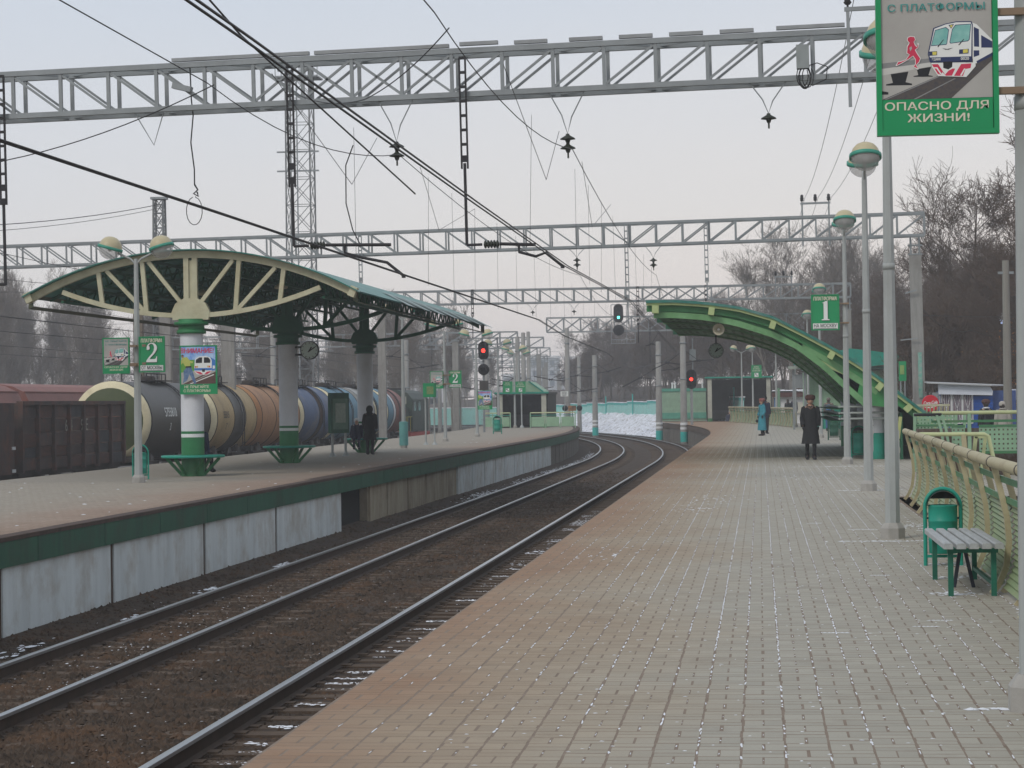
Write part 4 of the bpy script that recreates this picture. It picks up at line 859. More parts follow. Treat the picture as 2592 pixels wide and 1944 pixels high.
for x in (3.25, 4.12, 4.3): G().bar((x, 0, 0), (x + .02, 0, 1.26), .06).build('post', pgreen, t)
t = thing('slatted_railing', 'cream railing with short upright bars just beyond the foot of the half arch', 'railing', (0, 60.5, 0))
G().bar((4.0, 0, 1.38), (4.85, 0, 1.38), .05).bar((4.0, 0, 1.0), (4.85, 0, 1.0), .05).build('rail', cream, t)
for k in range(9): G().bar((4.06 + k * .09, 0, 0), (4.06 + k * .09 + .03, 0, 1.36), .035).build('bar', tan, t)
# stone wall and stair cheek under the panels
t = thing('stair_wall', 'dark brown retaining wall below the perforated panels', 'wall', (4.6, 47.6, 0)); G().box(0, .1, .2, 2.9, .3, 1.5).build('body', M('brown_render', (.11, .075, .055), .9, dirt=(.55, .56, .6), damt=.35), t)
# ================================================================ kiosks and ticket office
blue = M('kiosk_blue', (.02, .085, .36), .5, var=.15); kwhite = M('kiosk_white', (.62, .66, .74), .5, var=.08)
def slats(parent, x0, x1, y, z0, z1, n, m, name):
    for k in range(n): h = (z1 - z0) / n; G().box((x0 + x1) / 2, y - (.008 if k % 2 else 0), z0 + h * (k + .5), x1 - x0, .03, h * .86).build(name, m, parent)
t = thing('kiosk', 'blue kiosk with a white fascia, barred windows and a snowy roof edge', 'kiosk', (6.05, 80, -.22))
G().box(1.35, 1.3, 1.0, 2.5, 2.4, 2.0).build('body', M('kiosk_body', (.05, .09, .25), .6), t)
G().prism([(-.02, 1.9), (1.78, 1.84), (1.80, 1.98), (1.72, 2.13), (1.2, 2.2), (-.02, 2.27)], -.25, 0).build('fascia', kwhite, t)
G().add([(-.4, -.45, 2.31), (1.75, -.45, 2.19), (2.7, 2.6, 2.2), (-.3, 2.6, 2.36), (-.4, -.45, 2.27), (1.75, -.45, 2.15), (2.7, 2.6, 2.16), (-.3, 2.6, 2.32)], [(0, 1, 2, 3), (7, 6, 5, 4), (0, 4, 5, 1), (1, 5, 6, 2), (3, 2, 6, 7), (0, 3, 7, 4)]).build('roof', M('kiosk_roof', (.45, .46, .47), .6, dirt=(.3, .28, .25)), t)
for i in range(3):
    wv = G().box(.25 + .36 * i, -.02, 1.4, .33, .05, 1.0).build('window', M('kiosk_curtain', (.24, .16, .19), .6, col2=(.07, .06, .11), scale=9, streak=(3, 1, .3)), t); f = G()
    for k in (-1, 1): f.box(.25 + .36 * i + .165 * k, -.06, 1.4, .025, .04, 1.02)
    f.box(.25 + .36 * i, -.06, 1.9, .35, .04, .03).box(.25 + .36 * i, -.06, .9, .35, .04, .03).build('frame', white, wv); f = G()
    for k in range(5): f.bar((.12 + .065 * k + .36 * i, -.07, .9), (.12 + .065 * k + .36 * i, -.07, 1.9), .01)
    f.bar((.1 + .36 * i, -.075, .9), (.4 + .36 * i, -.075, 1.9), .012).bar((.4 + .36 * i, -.075, .9), (.1 + .36 * i, -.075, 1.9), .012).build('grille', white, wv)
slats(t, 1.1, 1.82, -.03, .0, 1.82, 18, blue, 'cladding_slat'); slats(t, .08, 1.08, -.02, .0, .85, 8, blue, 'cladding_slat'); slats(t, 1.83, 2.55, .4, .0, 1.75, 17, blue, 'cladding_slat')
G().box(2.42, .3, 1.86, .4, .3, .35).build('side_fascia', kwhite, t); G().box(-.12, -.1, 1.85, .2, .25, .22).build('flood_lamp', galv, t); G().bar((.02, -.1, 0), (.02, -.1, 1.85), .05).build('corner_post', white, t)
# round drink sign
t = thing('round_sign', 'round red sign with white flowing lettering on the corner of the blue kiosk', 'sign', (5.74, 79.6, 1.37)); rot = Matrix.Rotation(pi / 2, 3, 'X')
G().lathe([(.27, -.05), (.29, -.03), (.29, .03), (.27, .05)], 28, rot=rot).build('disc', M('sign_red', (.55, .012, .03), .35, var=.08), t)
text('Coca-Cola', .16, pw, t, (0, -.06, .03), .014, .32, fit=.46, tilt=-.08)
g = G(); R = []
for k in range(15): u = -.24 + .48 * k / 14; R.append((u, -.1 - .035 * sin((u + .24) * 8) + .03 * u))
g.add([(u, -.056, v + .018 * sin(pi * i / 14)) for i, (u, v) in enumerate(R)] + [(u, -.056, v - .018 * sin(pi * i / 14) - .002) for i, (u, v) in list(enumerate(R))[::-1]], [tuple(range(30))]); g.build('swash', pw, t); G().bar((.28, 0, 0), (.4, .1, 0), .03).build('bracket', dark, t)
t = thing('ticket_office', 'pale green ticket office with a broad teal fascia behind the half arch', 'building', (0, 121, 0))
G().box(4.85, 3, 1.5, 5.1, 5, 3.0).build('wall', pgreen, t)
for k in range(11): G().box(2.55 + k * .46, .46, 2.02, .44, .06, 1.94).build('cladding_panel', pgreen, t); G().box(2.55 + k * .46, .45, .52, .44, .06, 1.04).build('dado_panel', teal, t)
G().prism([(1.7, 3.34), (2.1, 3.28), (5.66, 3.2), (7.5, 3.4), (7.56, 3.71), (5.86, 3.98), (4.6, 4.14), (2.0, 3.62)], -1.1, -.95).build('fascia', teal, t); G().box(4.7, 1.2, 3.12, 5.0, 4.2, .14).build('canopy_slab', dgreen, t); G().box(1.75, -.5, 3.2, .6, .5, .14).build('lamp_box', M('grey_box', (.35, .4, .35), .5), t); G().box(2.0, -.2, 2.5, .4, .3, .7).build('air_conditioner', galv, t); G().bar((1.72, -.3, 0), (1.72, -.3, 3.1), .12).bar((2.3, -.3, 0), (2.3, -.3, 3.1), .12).build('porch_post', galv, t)
t = thing('notice_board', 'narrow green board on two posts beside the concrete gantry post', 'board', (5.45, 90, 0)); G().box(0, 0, 2.6, .28, .08, .75).build('cabinet', sgreen, t); G().box(-.02, -.05, 2.65, .16, .02, .35).build('notice', pyel if False else M('notice_olive2', (.25, .38, .12), .5), t)
for s in (-1, 1): G().bar((.08 * s, 0, 0), (.08 * s, 0, 2.25), .05).build('leg', galv, t)
t = thing('market_stall', 'white stall with a brown eave and snow on its roof', 'kiosk', (.7, 150, 0))
G().box(2.0, 1.5, .9, 3.6, 2.6, 1.8).build('wall', white, t); G().box(2.0, .1, 1.86, 3.9, .5, .28).build('eave', M('eave_maroon', (.10, .04, .035), .7), t); G().box(2.0, 1.5, 2.05, 3.9, 3.0, .1).build('roof', dark, t)
g = G()
for k in range(14): g.sphere((.2 + k * .27, -.05 + random.uniform(0, .8), 2.1), random.uniform(.12, .22), 8, 5, sc=(1.3, 1.3, .5))
g.build('roof_snow', snowm, t); G().box(.35, .12, .9, .35, .06, 1.6).build('door', M('door_blue', (.12, .22, .42), .5), t); G().box(2.0, .15, 1.0, 1.1, .1, .7).build('hatch', M('stall_hatch', (.6, .58, .5), .5), t)
t = thing('green_post', 'thick pale green upright post in front of the white stall', 'post', (1.1, 140, 0)); G().box(0, 0, 1.1, .16, .16, 2.2).build('shaft', M('post_sage', (.17, .30, .20), .6), t); G().box(0, 0, 2.22, .2, .2, .06).build('cap', M('post_sage', ()), t)
# underpass entrances
def underpass(loc, wd, hgt, label, gable, sc=1.):
    t = thing('underpass_entrance', label, 'building', loc); d = 6
    for s in (-1, 1): G().box(s * (wd / 2 - .16), 0, hgt / 2, .3, .3, hgt).build('pillar', M('pillar_cream', (.45, .45, .38), .6, dirt=(.25, .25, .2)), t); G().box(s * (wd / 2 - .16), -.01, .12, .33, .33, .24).build('pillar_foot', green, t)
    for s in (-1, 1): G().box(s * (wd / 2 + .02), d / 2, hgt / 2, .12, d, hgt).build('side_wall', M('underpass_dark', (.045, .045, .038), .8, dirt=(.07, .07, .06)), t)
    G().box(0, d, hgt / 2, wd, .1, hgt).build('rear_wall', M('underpass_dark', ()), t); G().box(0, d / 2, .012, wd - .1, d, .02).build('stairwell_shade', hole, t)  # floor plate is black: the stairwell's darkness put into its colour
    G().box(0, d * .75, .45, wd * .95, .2, .7).build('parapet', M('underpass_grey', (.10, .10, .09), .8), t)
    G().box(0, d / 2, hgt + .08, wd + .3, d + .5, .14).build('roof_slab', M('underpass_dark', ()), t); G().box(0, -.28, hgt + .1, wd + .34, .06, .11).build('roof_trim', teal, t)
    if gable:
        gg = G(); gg.prism([(-wd * .36, hgt + .16), (wd * .42, hgt + .16), (wd * .12, hgt + .82), (-wd * .34, hgt + .82)], .6, 5).build('gable', pgreen, t)
        for k in range(7): G().box(-wd * .05 - .01 * k, .585, hgt + .22 + k * .085, wd * .60 - k * .1, .02, .075).build('gable_board', pgreen, t)
        G().bar((wd * .42, .55, hgt + .17), (wd * .12, .55, hgt + .84), .08).build('gable_trim', teal, t)
    return t
underpass((-15.0, 145.5, 0), 3.1, 2.1, 'dark open underpass entrance with a pale green gable on the far platform', True)
underpass((-1.55, 170, 0), 4.6, 3.12, 'dark wide underpass entrance with a teal roof line on the near platform', False)
def panelrail(loc, n, wd, label, rz=0):
    t = thing('panel_railing', label, 'railing', loc, rz); G().tube([(0, 0, .95), (n * wd, 0, .95)], .035, 8).build('handrail', yg, t)
    for i in range(n + 1): G().bar((i * wd, 0, 0), (i * wd, 0, .95), .06).build('post', pgreen, t)
    for i in range(n): G().box((i + .5) * wd, 0, .4, wd - .12, .03, .6).build('panel', pgreen, t); G().bar((i * wd, 0, .8), ((i + 1) * wd, 0, .8), .03, .04).build('rail', teal, t)
    return t
panelrail((-14.06, 141.2, 0), 3, .92, 'pale green panelled railing right of the west underpass'); panelrail((-17.2, 143.5, 0), 3, .55, 'short pale green panelled railing left of the west underpass')
# sided service building, teal wall with snowy coping
t = thing('service_building', 'low pale green sided building with teal bands left of the east underpass', 'building', (-7.3, 172.5, .1))
G().box(1.63, 2, 1.1, 3.25, 3.8, 2.3).build('wall', M('siding_green', (.30, .46, .33), .6), t)
for k in range(16): G().box(1.63, .08 - .012 * (k % 2), .62 + k * .095, 3.27, .05, .085).build('siding_board', M('siding_green', ()), t)
G().box(1.63, .05, 2.27, 3.34, .12, .22).build('fascia', M('band_teal', (.09, .34, .25), .5), t); G().box(1.63, .05, .35, 3.32, .1, .45).build('plinth', M('band_teal', ()), t)
for x in (.75, .95, 3.0): G().tube([(x, 1, 2.3), (x, 1, 2.75)], .07, 8).lathe([(.1, 2.75), (.1, 2.8), (0, 2.84)], 8, (x, 1, 0)).build('vent_pipe', white, t)
twall = M('boundary_teal', (.30, .60, .55), .6, col2=(.22, .52, .47), scale=1, streak=(1, 1, .3), dirt=(.3, .36, .34)); tband = M('band_teal2', (.03, .42, .38), .5)
t = thing('boundary_wall', 'long pale teal wall with snow on its coping above the snow bank', 'wall')
y = 170.; k = 0
while y < 268:
    n = y + 3.1; a, b = 3.75 + cs(y), 3.75 + cs(n); z = .46 - (y - 170) * .006; h = 1.28 + .05 * (k % 3)
    def Q(o, zz): return [(a - o, y, zz), (b - o, n - .05, zz)]
    def slab(o0, o1, z0, z1, m, nm):
        P = [(a - o0, y, z0), (b - o0, n - .05, z0), (b - o1, n - .05, z0), (a - o1, y, z0)]; P += [(p[0], p[1], z1) for p in P]
        G().add(P, [(3, 2, 1, 0), (4, 5, 6, 7), (0, 1, 5, 4), (1, 2, 6, 5), (2, 3, 7, 6), (3, 0, 4, 7)]).build(nm, m, t)
    slab(0, .15, z - .3, z + h, twall, 'wall_panel'); slab(-.03, .18, z + h - .22, z + h, tband, 'coping'); slab(-.03, .18, z - .32, z - .1, tband, 'base_band'); slab(-.1, .22, z + h, z + h + .07, snowm, 'snow_cap')
    if k % 4 == 1: G().tube([(a - .3, y, z), (a - .3, y, z + h + .75)], .06, 8).build('vent_pipe', tband, t)
    y = n; k += 1
t = thing('boundary_wall', 'low far teal wall beyond the locomotive', 'wall')
for k in range(16):
    x = -44 + k * 2.3; G().box(x, 262 - k * .4, .1, 2.2, .2, 1.9).build('wall_panel', twall, t); G().box(x, 262 - k * .4, 1.09, 2.25, .3, .1).build('snow_cap', snowm, t)
# ================================================================ goods trains
tankd = M('tank_black', (.035, .033, .032), .5, col2=(.05, .047, .04), scale=.8, dirt=(.10, .085, .06), dscale=.8, damt=.5, spec=.5)
tcream = M('tank_cream', (.72, .66, .46), .6, col2=(.62, .55, .36), scale=1.2, dirt=(.25, .2, .12), dscale=.8, damt=.5)
tochre = M('tank_ochre', (.46, .34, .17), .6, col2=(.36, .26, .13), scale=1, dirt=(.12, .09, .06), dscale=.7, damt=.5)
torange = M('tank_orange', (.42, .22, .10), .6, col2=(.34, .17, .08), scale=1, dirt=(.14, .08, .05), dscale=.7, damt=.4)
tblue = M('tank_blue', (.075, .12, .23), .6, col2=(.055, .085, .165), scale=1.2, dirt=(.36, .30, .18), dscale=.9, damt=.5)
tlblue = M('tank_light_blue', (.12, .27, .36), .6, col2=(.09, .2, .28), dirt=(.1, .1, .1), dscale=.8, damt=.4)
tsilver = M('tank_silver', (.38, .38, .36), .45, dirt=(.2, .17, .13), damt=.5); tred = M('tank_red_brown', (.27, .105, .085), .6, col2=(.2, .075, .06)); tolive = M('tank_end_olive', (.065, .085, .03), .6, var=.2)
under_m = M('underframe_dark', (.028, .024, .022), .85, col2=(.045, .035, .028), scale=3)
def bogie(parent, y, rz=0):
    b = G().box(0, y, -.55, 2.0, 2.4, .12).box(-.95, y, -.6, .12, 2.5, .26).box(.95, y, -.6, .12, 2.5, .26).build('bogie', under_m, parent)
    for dy in (-.92, .92):
        for s in (-1, 1):
            rot = Matrix.Rotation(pi / 2, 3, 'Y'); G().lathe([(.0, -.07), (.46, -.07), (.47, .03), (.51, .05), (.51, .07), (0, .07)], 20, (.74 * s, y + dy, -.73), rot=rot).build('wheel', M('wheel_steel', (.06, .05, .045), .6), b)
def tanker(x, y0, y1, secs, label, endm, ring, nums=None, nmat=pw):
    L = y1 - y0; t = thing('tank_wagon', label, 'tank wagon', (x, y0, 0), 0, 'tank wagons of the goods train'); R = 1.53; zc = 1.1; rot = Matrix.Rotation(-pi / 2, 3, 'X')
    mats = [s[1] for s in secs]; e = .25; edges = [e] + [e + (L - 2 * e) * s[0] for s in secs]
    for i, (a, b) in enumerate(zip(edges[:-1], edges[1:])): G().lathe([(R, a), (R, b)], 36, (0, 0, zc), 0, True, rot).build('barrel_band', mats[i], t)
    for a in edges[1:-1] + [e + .1, L - e - .1]: G().lathe([(R + .006, a - .03), (R + .02, a - .02), (R + .02, a + .02), (R + .006, a + .03)], 36, (0, 0, zc), 0, True, rot).build('barrel_hoop', dark, t)
    for s, ye in ((-1, e), (1, L - e)):
        hd = G().lathe([(R, ye), (R * .96, ye + s * .1), (R * .83, ye + s * .2)], 36, (0, 0, zc), 0, True, rot).build('end_ring', ring, t); G().lathe([(R * .83, ye + s * .2), (R * .6, ye + s * .3), (R * .3, ye + s * .36), (0, ye + s * .38)], 36, (0, 0, zc), 0, True, rot).build('end_dish', endm, hd)
    m = L / 2; d = G().lathe([(.42, 0), (.42, .2), (.36, .27), (0, .3)], 16, (0, m, zc + R - .04)).build('dome_hatch', under_m, t)
    g = G(); 
    for dx in (-.5, .5): g.tube([(dx, m - 1.6, zc + R - .05), (dx, m - 1.6, zc + R + .32), (dx, m + 1.3, zc + R + .32), (dx, m + 1.3, zc + R - .05)], .025, 6)
    for dy in (-.9, 0, .7): g.tube([(.5, m + dy, zc + R - .06), (.5, m + dy, zc + R + .3)], .02, 6)
    g.box(.3, m, zc + R + .04, .9, 3.0, .04).build('walkway', dark, t)
    ld = G(); A = [radians(a) for a in range(8, 92, 7)]
    for dy in (-.2, .2): ld.tube([((R + .07) * cos(a), m + .8 + dy, zc + (R + .07) * sin(a)) for a in A[::-1]] + [(R + .07, m + .8 + dy, -.4)], .022, 6)
    for a in A: ld.tube([((R + .07) * cos(a), m + .6, zc + (R + .07) * sin(a)), ((R + .07) * cos(a), m + 1.0, zc + (R + .07) * sin(a))], .018, 5)
    for z in (.8, .4, 0, -.3): ld.tube([(R + .07, m + .6, z), (R + .07, m + 1.0, z)], .018, 5)
    ld.build('ladder', dark, t)
    G().box(0, L / 2, -.35, .5, L + .3, .24).box(0, .2, -.35, 2.5, .3, .22).box(0, L - .2, -.35, 2.5, .3, .22).box(0, 2, -.25, 1.9, .5, .35).box(0, L - 2, -.25, 1.9, .5, .35).build('underframe', under_m, t)
    bogie(t, 1.9); bogie(t, L - 1.9); G().tube([(0, -.55, -.4), (0, L + .5, -.4)], .1, 8).build('coupling', under_m, t)
    if nums:
        for s, yy, z, sz in nums:
            a = (z - zc) / R; q = text(s, sz, nmat, t, (sqrt(R * R - (z - zc) ** 2) + .03, yy, z), .01); q.rotation_euler = (pi / 2 - .0, -math.asin(a), pi / 2); q.rotation_euler = (Matrix.Rotation(pi / 2, 3, 'Z') @ Matrix.Rotation(pi / 2 - math.asin(a), 3, 'X')).to_euler()
    return t
XT = -24.55
tanker(XT, 85.6, 95.7, [(1, tankd)], 'black tank wagon with a cream ringed olive end, nearest of the train', tolive, tcream, [('5755810', 3.2, 1.42, .52), ('3', 3.1, .85, .42)])
tanker(XT, 96.3, 104.7, [(.42, tochre), (.7, tankd), (1, tochre)], 'ochre tank wagon with a broad black band, right of the first column', tcream, tcream, [('55315', 1.9, 1.25, .42), ('7', 2.0, .75, .4)], ink)
tanker(XT, 105.2, 114.7, [(.36, torange), (.62, torange), (1, torange)], 'dull orange tank wagon left of the middle column', tcream, torange, [('5594', 4.2, 1.2, .4), ('1', 4.0, .7, .36)], ink)
tanker(XT, 115.2, 124.0, [(.5, tblue), (.62, rust), (1, tblue)], 'worn blue tank wagon with rust patches right of the middle column', tcream, tcream)
tanker(XT, 124.6, 132.2, [(.4, tlblue), (1, tlblue)], 'light blue tank wagon with a cream end behind the third column', tcream, tcream)
tanker(XT, 132.8, 141.2, [(.5, tsilver), (.6, tcream), (1, tlblue)], 'silver and blue tank wagon beside the woman in the black hood', tcream, tsilver)
tanker(XT, 141.8, 149.6, [(.3, tlblue), (.42, white), (1, tred)], 'blue and red brown tank wagon next to the locomotive', tred, tcream)
# open wagon
t = thing('open_wagon', 'dark rusty open goods wagon with ribbed patched sides at the far left', 'goods wagon', (XT, 70.2, 0))
gm = M('gondola_brown', (.085, .062, .054), .8, col2=(.05, .038, .036), scale=1.2, dirt=(.17, .06, .035), dscale=1.3, damt=.8); L = 11.6
W2 = 1.55; patches = [M('gondola_patch_grey', (.055, .056, .062), .8, col2=(.038, .036, .038), scale=3), M('gondola_patch_red', (.105, .045, .032), .8, col2=(.055, .035, .03), scale=2.5, streak=(1, .6, 4)), gm, gm, gm]
for i in range(7):
    y0 = i * L / 7
    for j, (z0, z1) in enumerate(((-.35, .05), (.05, .4), (.4, .85), (.85, 1.3), (1.3, 1.75))): G().box(W2 - .05 - .03 * (j % 2), y0 + L / 14, (z0 + z1) / 2, .08, L / 7 - .18, z1 - z0 - .04).build('side_panel', random.choice(patches), t)
for i in range(8): G().box(W2 + .02, i * L / 7, .7, .14, .17, 2.2).build('side_rib', gm, t)
G().box(W2, L / 2, 1.8, .2, L + .2, .12).build('top_rail', gm, t); G().box(-W2, L / 2, .7, .1, L, 2.2).build('far_side', gm, t)
for y in (0, L): G().box(0, y, .7, W2 * 2, .1, 2.2).build('end_wall', gm, t)
G().box(0, L / 2, -.42, 2.9, L, .2).build('underframe', under_m, t); bogie(t, 1.8); bogie(t, L - 1.8); G().tube([(0, -.5, -.45), (0, L + .5, -.45)], .1, 8).build('coupling', under_m, t)
for s, y in (('654', 5.0), ('91Е', 6.8)): q = text(s, .55, M('worn_print', (.30, .28, .24), .8), t, (W2 + .015, y, 1.05), .01); q.rotation_euler = (pi / 2, 0, pi / 2)
t = thing('open_wagon', 'neighbouring dark wagon cut off by the left edge', 'goods wagon', (XT, 57.6, 0)); G().box(W2, 6, .7, .1, 11.6, 2.2).box(-W2, 6, .7, .1, 11.6, 2.2).box(0, 11.8, .7, 3.1, .1, 2.2).build('body', gm, t); G().box(W2 + .06, 11.7, .4, .04, .3, .1).box(W2 + .06, 11.7, -.3, .04, .3, .1).build('end_marking', white, t); G().box(0, 6, -.45, 2.9, 12, .2).build('underframe', under_m, t); bogie(t, 2); bogie(t, 10)
# covered hopper wagons on the next track
mar = M('hopper_maroon', (.26, .105, .085), .6, col2=(.20, .08, .065), scale=.7, streak=(1, 1, .3), dirt=(.12, .07, .06), damt=.4)
for k, (y0, lb) in enumerate(((72, 'maroon round topped hopper wagon behind the open wagon'), (86.6, 'maroon round topped wagon behind the black tank'))):
    t = thing('hopper_wagon', lb, 'goods wagon', (-29.5, y0, 0), 0, 'maroon wagons on the second track'); pr = [(-1.5, -.3), (-1.55, 1.7), (-1.3, 2.25), (-.8, 2.5), (0, 2.62), (.8, 2.5), (1.3, 2.25), (1.55, 1.7), (1.5, -.3)]
    G().prism(pr, 0, 13.8).build('body', mar, t); G().box(1.57, 6.9, 1.72, .06, 13.9, .1).box(1.3, 6.9, 2.27, .06, 13.9, .05).build('roof_rail', mar, t); G().box(0, 6.9, -.42, 2.6, 13.6, .2).build('underframe', under_m, t); bogie(t, 2); bogie(t, 11.8)
# locomotive
t = thing('locomotive', 'dark green diesel locomotive with yellow handrails and a red buffer beam, heading the train', 'locomotive', (XT + .1, 150.4, 0)); lg = M('loco_green', (.035, .06, .045), .6, col2=(.025, .04, .035), dirt=(.1, .09, .07))
G().prism([(-1.45, -.2), (-1.45, 1.9), (-1.1, 2.35), (-.4, 2.55), (.4, 2.55), (1.1, 2.35), (1.45, 1.9), (1.45, -.2)], 1.6, 9).build('body', lg, t); G().prism([(-1.2, -.2), (-1.2, 1.3), (-.8, 1.6), (.8, 1.6), (1.2, 1.3), (1.2, -.2)], 0.1, 1.7).build('bonnet', lg, t)
for y in (2.6, 4.6): G().box(1.46, y, 1.45, .04, .9, .6).build('cab_window', winglass, t)
G().box(.75, 1.58, 1.85, .6, .04, .5).build('cab_window', M('loco_window', (.35, .36, .3), .3), t); G().box(0, 4, 2.6, 1.0, 2, .15).build('roof_vent', dark, t)
yl = M('loco_yellow', (.45, .38, .06), .6); g = G()
for x in (.2, .75, 1.3): g.tube([(x, -.2, -.2), (x, -.2, .75)], .03, 6)
for z in (.25, .75): g.tube([(.2, -.2, z), (1.3, -.2, z)], .03, 6)
for y in (-.2, 1, 2.5, 4): g.tube([(1.4, y, -.2), (1.4, y, .75)], .025, 6)
g.tube([(1.4, -.2, .75), (1.4, 4, .75)], .025, 6).build('handrail', yl, t)
G().box(0, -.3, -.45, 3.0, .2, .55).build('buffer_beam', M('loco_red', (.50, .04, .03), .5), t); G().box(.6, -.42, -.4, .5, .04, .4).build('beam_marking', white, t); G().box(0, 5, -.45, 2.9, 9, .3).build('frame', M('loco_red', ()), t); bogie(t, 1.8); bogie(t, 7)
# ================================================================ catenary gantries
def gantry(x0, x1, y, zb, h, label, yaw=0., pitch=.92, detail=0, ch=.1, dg=.045, flip=(-9, -6), legs=(), depth=.62, group='lattice gantries over the tracks', solid=1.):
    """lattice cross-beam from x0 to x1 (root at x=0); flip: left of it braces fall, right of it they rise, crossed between"""
    t = thing('catenary_gantry', label, 'gantry', (0, y, 0), yaw, group); n = int((x1 - x0) / pitch); p = (x1 - x0) / n; d = depth / 2
    for yy in (-d, d):
        for z in (zb + ch / 2, zb + h - ch / 2): G().bar((x0, yy, z), (x1, yy, z), ch, ch * solid).build('chord', galv, t)
    A = G().bar((0, 0, 0), (0, 0, h - 2 * ch), .065 * ch / .1).mesh('upright', galv); B = G().bar((0, 0, 0), (p, 0, h - 2 * ch), dg).mesh('diagonal', galv); Cc = G().bar((0, 0, h - 2 * ch), (p, 0, 0), dg).mesh('diagonal', galv)
    if detail:
        for k in range(n + 1):
            x = x0 + p * k
            for yy in (-d, d):
                put('upright', A, t, (x, yy, zb + ch))
                if k < n:
                    if x >= flip[0]: put('diagonal', B, t, (x, yy, zb + ch))
                    if x < flip[1]: put('diagonal', Cc, t, (x, yy, zb + ch))
        for z in (zb + ch / 2, zb + h - ch / 2):
            g = G()
            for k in range(n): s = 1 if k % 2 else -1; g.bar((x0 + p * k, -d * s, z), (x0 + p * (k + 1), d * s, z), dg * .8)
            g.build('lacing', galv, t, kind='stuff')
    else:
        g = G()
        for k in range(n + 1):
            x = x0 + p * k
            for yy in (-d, d):
                g.bar((x, yy, zb + ch), (x, yy, zb + h - ch), .065 * ch / .1)
                if k < n:
                    if x >= flip[0]: g.bar((x, yy, zb + ch), (x + p, yy, zb + h - ch), dg)
                    if x < flip[1]: g.bar((x, yy, zb + h - ch), (x + p, yy, zb + ch), dg)
        g.build('lattice', galv, t, kind='stuff')
    for x in legs:
        q = G().bar((x, 0, -1.6), (x, 0, zb - .6), .42, .3).build('concrete_leg', cgrey, t); g = G()
        for s in (-1, 1): g.bar((x + .15 * s, -.12, zb - .65), (x + .15 * s, -.12, zb), .06).bar((x + .15 * s, .12, zb - .65), (x + .15 * s, .12, zb), .06)
        for z in (zb - .62, zb - .3): g.box(x, 0, z, .5, .34, .05)
        g.build('saddle', galv, t)
    return t
def hanger(t, x, ztop, zend, zmid, y=-.42, m=dark):
    g = G()
    for s in (-.055, .055): g.bar((x + s, y, ztop), (x + s, y, zmid), .028, .05)
    z = ztop
    while z > zmid: g.box(x, y, z, .12, .04, .05 if z > zmid + .4 else .12); z -= .26
    g.bar((x, y, zmid + .1), (x, y, zend), .05, .03)
    return g.build('drop_strut', m, t)
galv_d = galv
g1 = gantry(-35, 7.6, 42 - .5, 7.21, .885, 'nearest big lattice gantry crossing the whole top of the picture', radians(-3.0), .915, 1, .095, .042, (-9.1, -6.0), (7.2, -34.5))
g1.rotation_euler[1] = radians(-.75)
TR = M('cable_tray', (.30, .32, .33), .6, dirt=(.2, .2, .2))
for a, b, dz in ((-10.6, -8.0, .05), (-7.9, -5.4, .05), (-5.2, -4.5, .07), (-4.2, -3.6, .05), (-3.2, -2.6, .05), (-2.3, -1.7, .05), (-1.4, -.8, .05), (-.5, .1, .05), (.5, 1.7, .06), (2.5, 3.4, .06)): G().box((a + b) / 2, -.33, 7.21 + .885 + dz, b - a, .10, .065).build('cable_tray', TR, g1)
hanger(g1, -13.9, 8.0, 4.1, 5.6); hanger(g1, -8.36, 7.9, 4.62, 5.7); hanger(g1, -5.15, 7.9, 4.52, 5.9)
def vins(t, x, z, y=-.3, w=.32, drop=.75, n=2, label=None):
    """V of wire with a string of disc insulators under the beam"""
    q = G().tube([(x - w, y, z), (x - .1, y, z - drop * .55), (x, y, z - drop), (x + .08, y, z - drop * .6), (x + w, y, z)], .012, 5).build('suspension_wire', galv, t)
    g = G()
    for k in range(n): g.lathe([(.03, .0), (.04, -.03), (.13, -.08), (.14, -.10), (.05, -.115), (.03, -.17)], 14, (x, y, z - drop - .17 * k))
    g.tube([(x, y, z - drop - .17 * n), (x, y, z - drop - .17 * n - .1)], .018, 6).build('disc_insulator', M('insulator_brown', (.03, .035, .025), .3), t)
vins(g1, -6.42, 7.21); vins(g1, -3.28, 7.21); vins(g1, .32, 7.21, drop=.55, n=1)
G().tube([(-11.35, -.3, 7.2), (-11.0, -.3, 6.6), (-10.8, -.3, 7.2)], .012, 5).build('suspension_wire', galv, g1)
G().box(.95, -.36, 7.62, .22, .18, .42).build('junction_box', M('grey_box2', (.27, .30, .30), .5), g1)
g = G()
for k in range(5): r = .13 + .03 * random.random(); cx, cz = .98 + random.uniform(-.06, .06), 7.25 + random.uniform(-.05, .05); g.tube([(cx + r * .7 * cos(a), -.4 + .02 * sin(3 * a), cz + r * 1.3 * sin(a)) for a in np.linspace(.3 * k, 6.0 + .3 * k, 18)], .009, 5)
g.tube([(1.1, -.38, 7.1), (1.35, -.4, 7.2), (1.38, -.4, 7.42), (1.2, -.38, 7.5), (1.0, -.36, 7.45)], .01, 5); g.build('cable_coil', dark, g1)
G().box(-10.4, -.4, 7.62, .36, .16, .1, 0, 0, .25).build('lamp_bracket', galv, g1)
def goalpost(t, xa, xb, z0, z1, n, y=0.):
    G().bar((xa, y, z0), (xa, y, z1), .06).bar((xb, y, z0), (xb, y, z1), .06).bar((xa - .06, y, z1), (xb + .06, y, z1), .07).build('feeder_frame', galv, t); out = []
    for k in range(n):
        x = xa + (xb - xa) * k / max(1, n - 1); g = G(); g.tube([(x, y, z1), (x, y, z1 + .1)], .02, 6)
        g.lathe([(.04, .08), (.075, .12), (.05, .15), (.08, .19), (.05, .22), (.06, .28), (.02, .32)], 10, (x, y, z1)); g.build('pin_insulator', dark, t); out.append((x, z1 + .3))
    return out
goalpost(g1, 1.76, 2.9, 6.7, 8.42, 3, -.36)
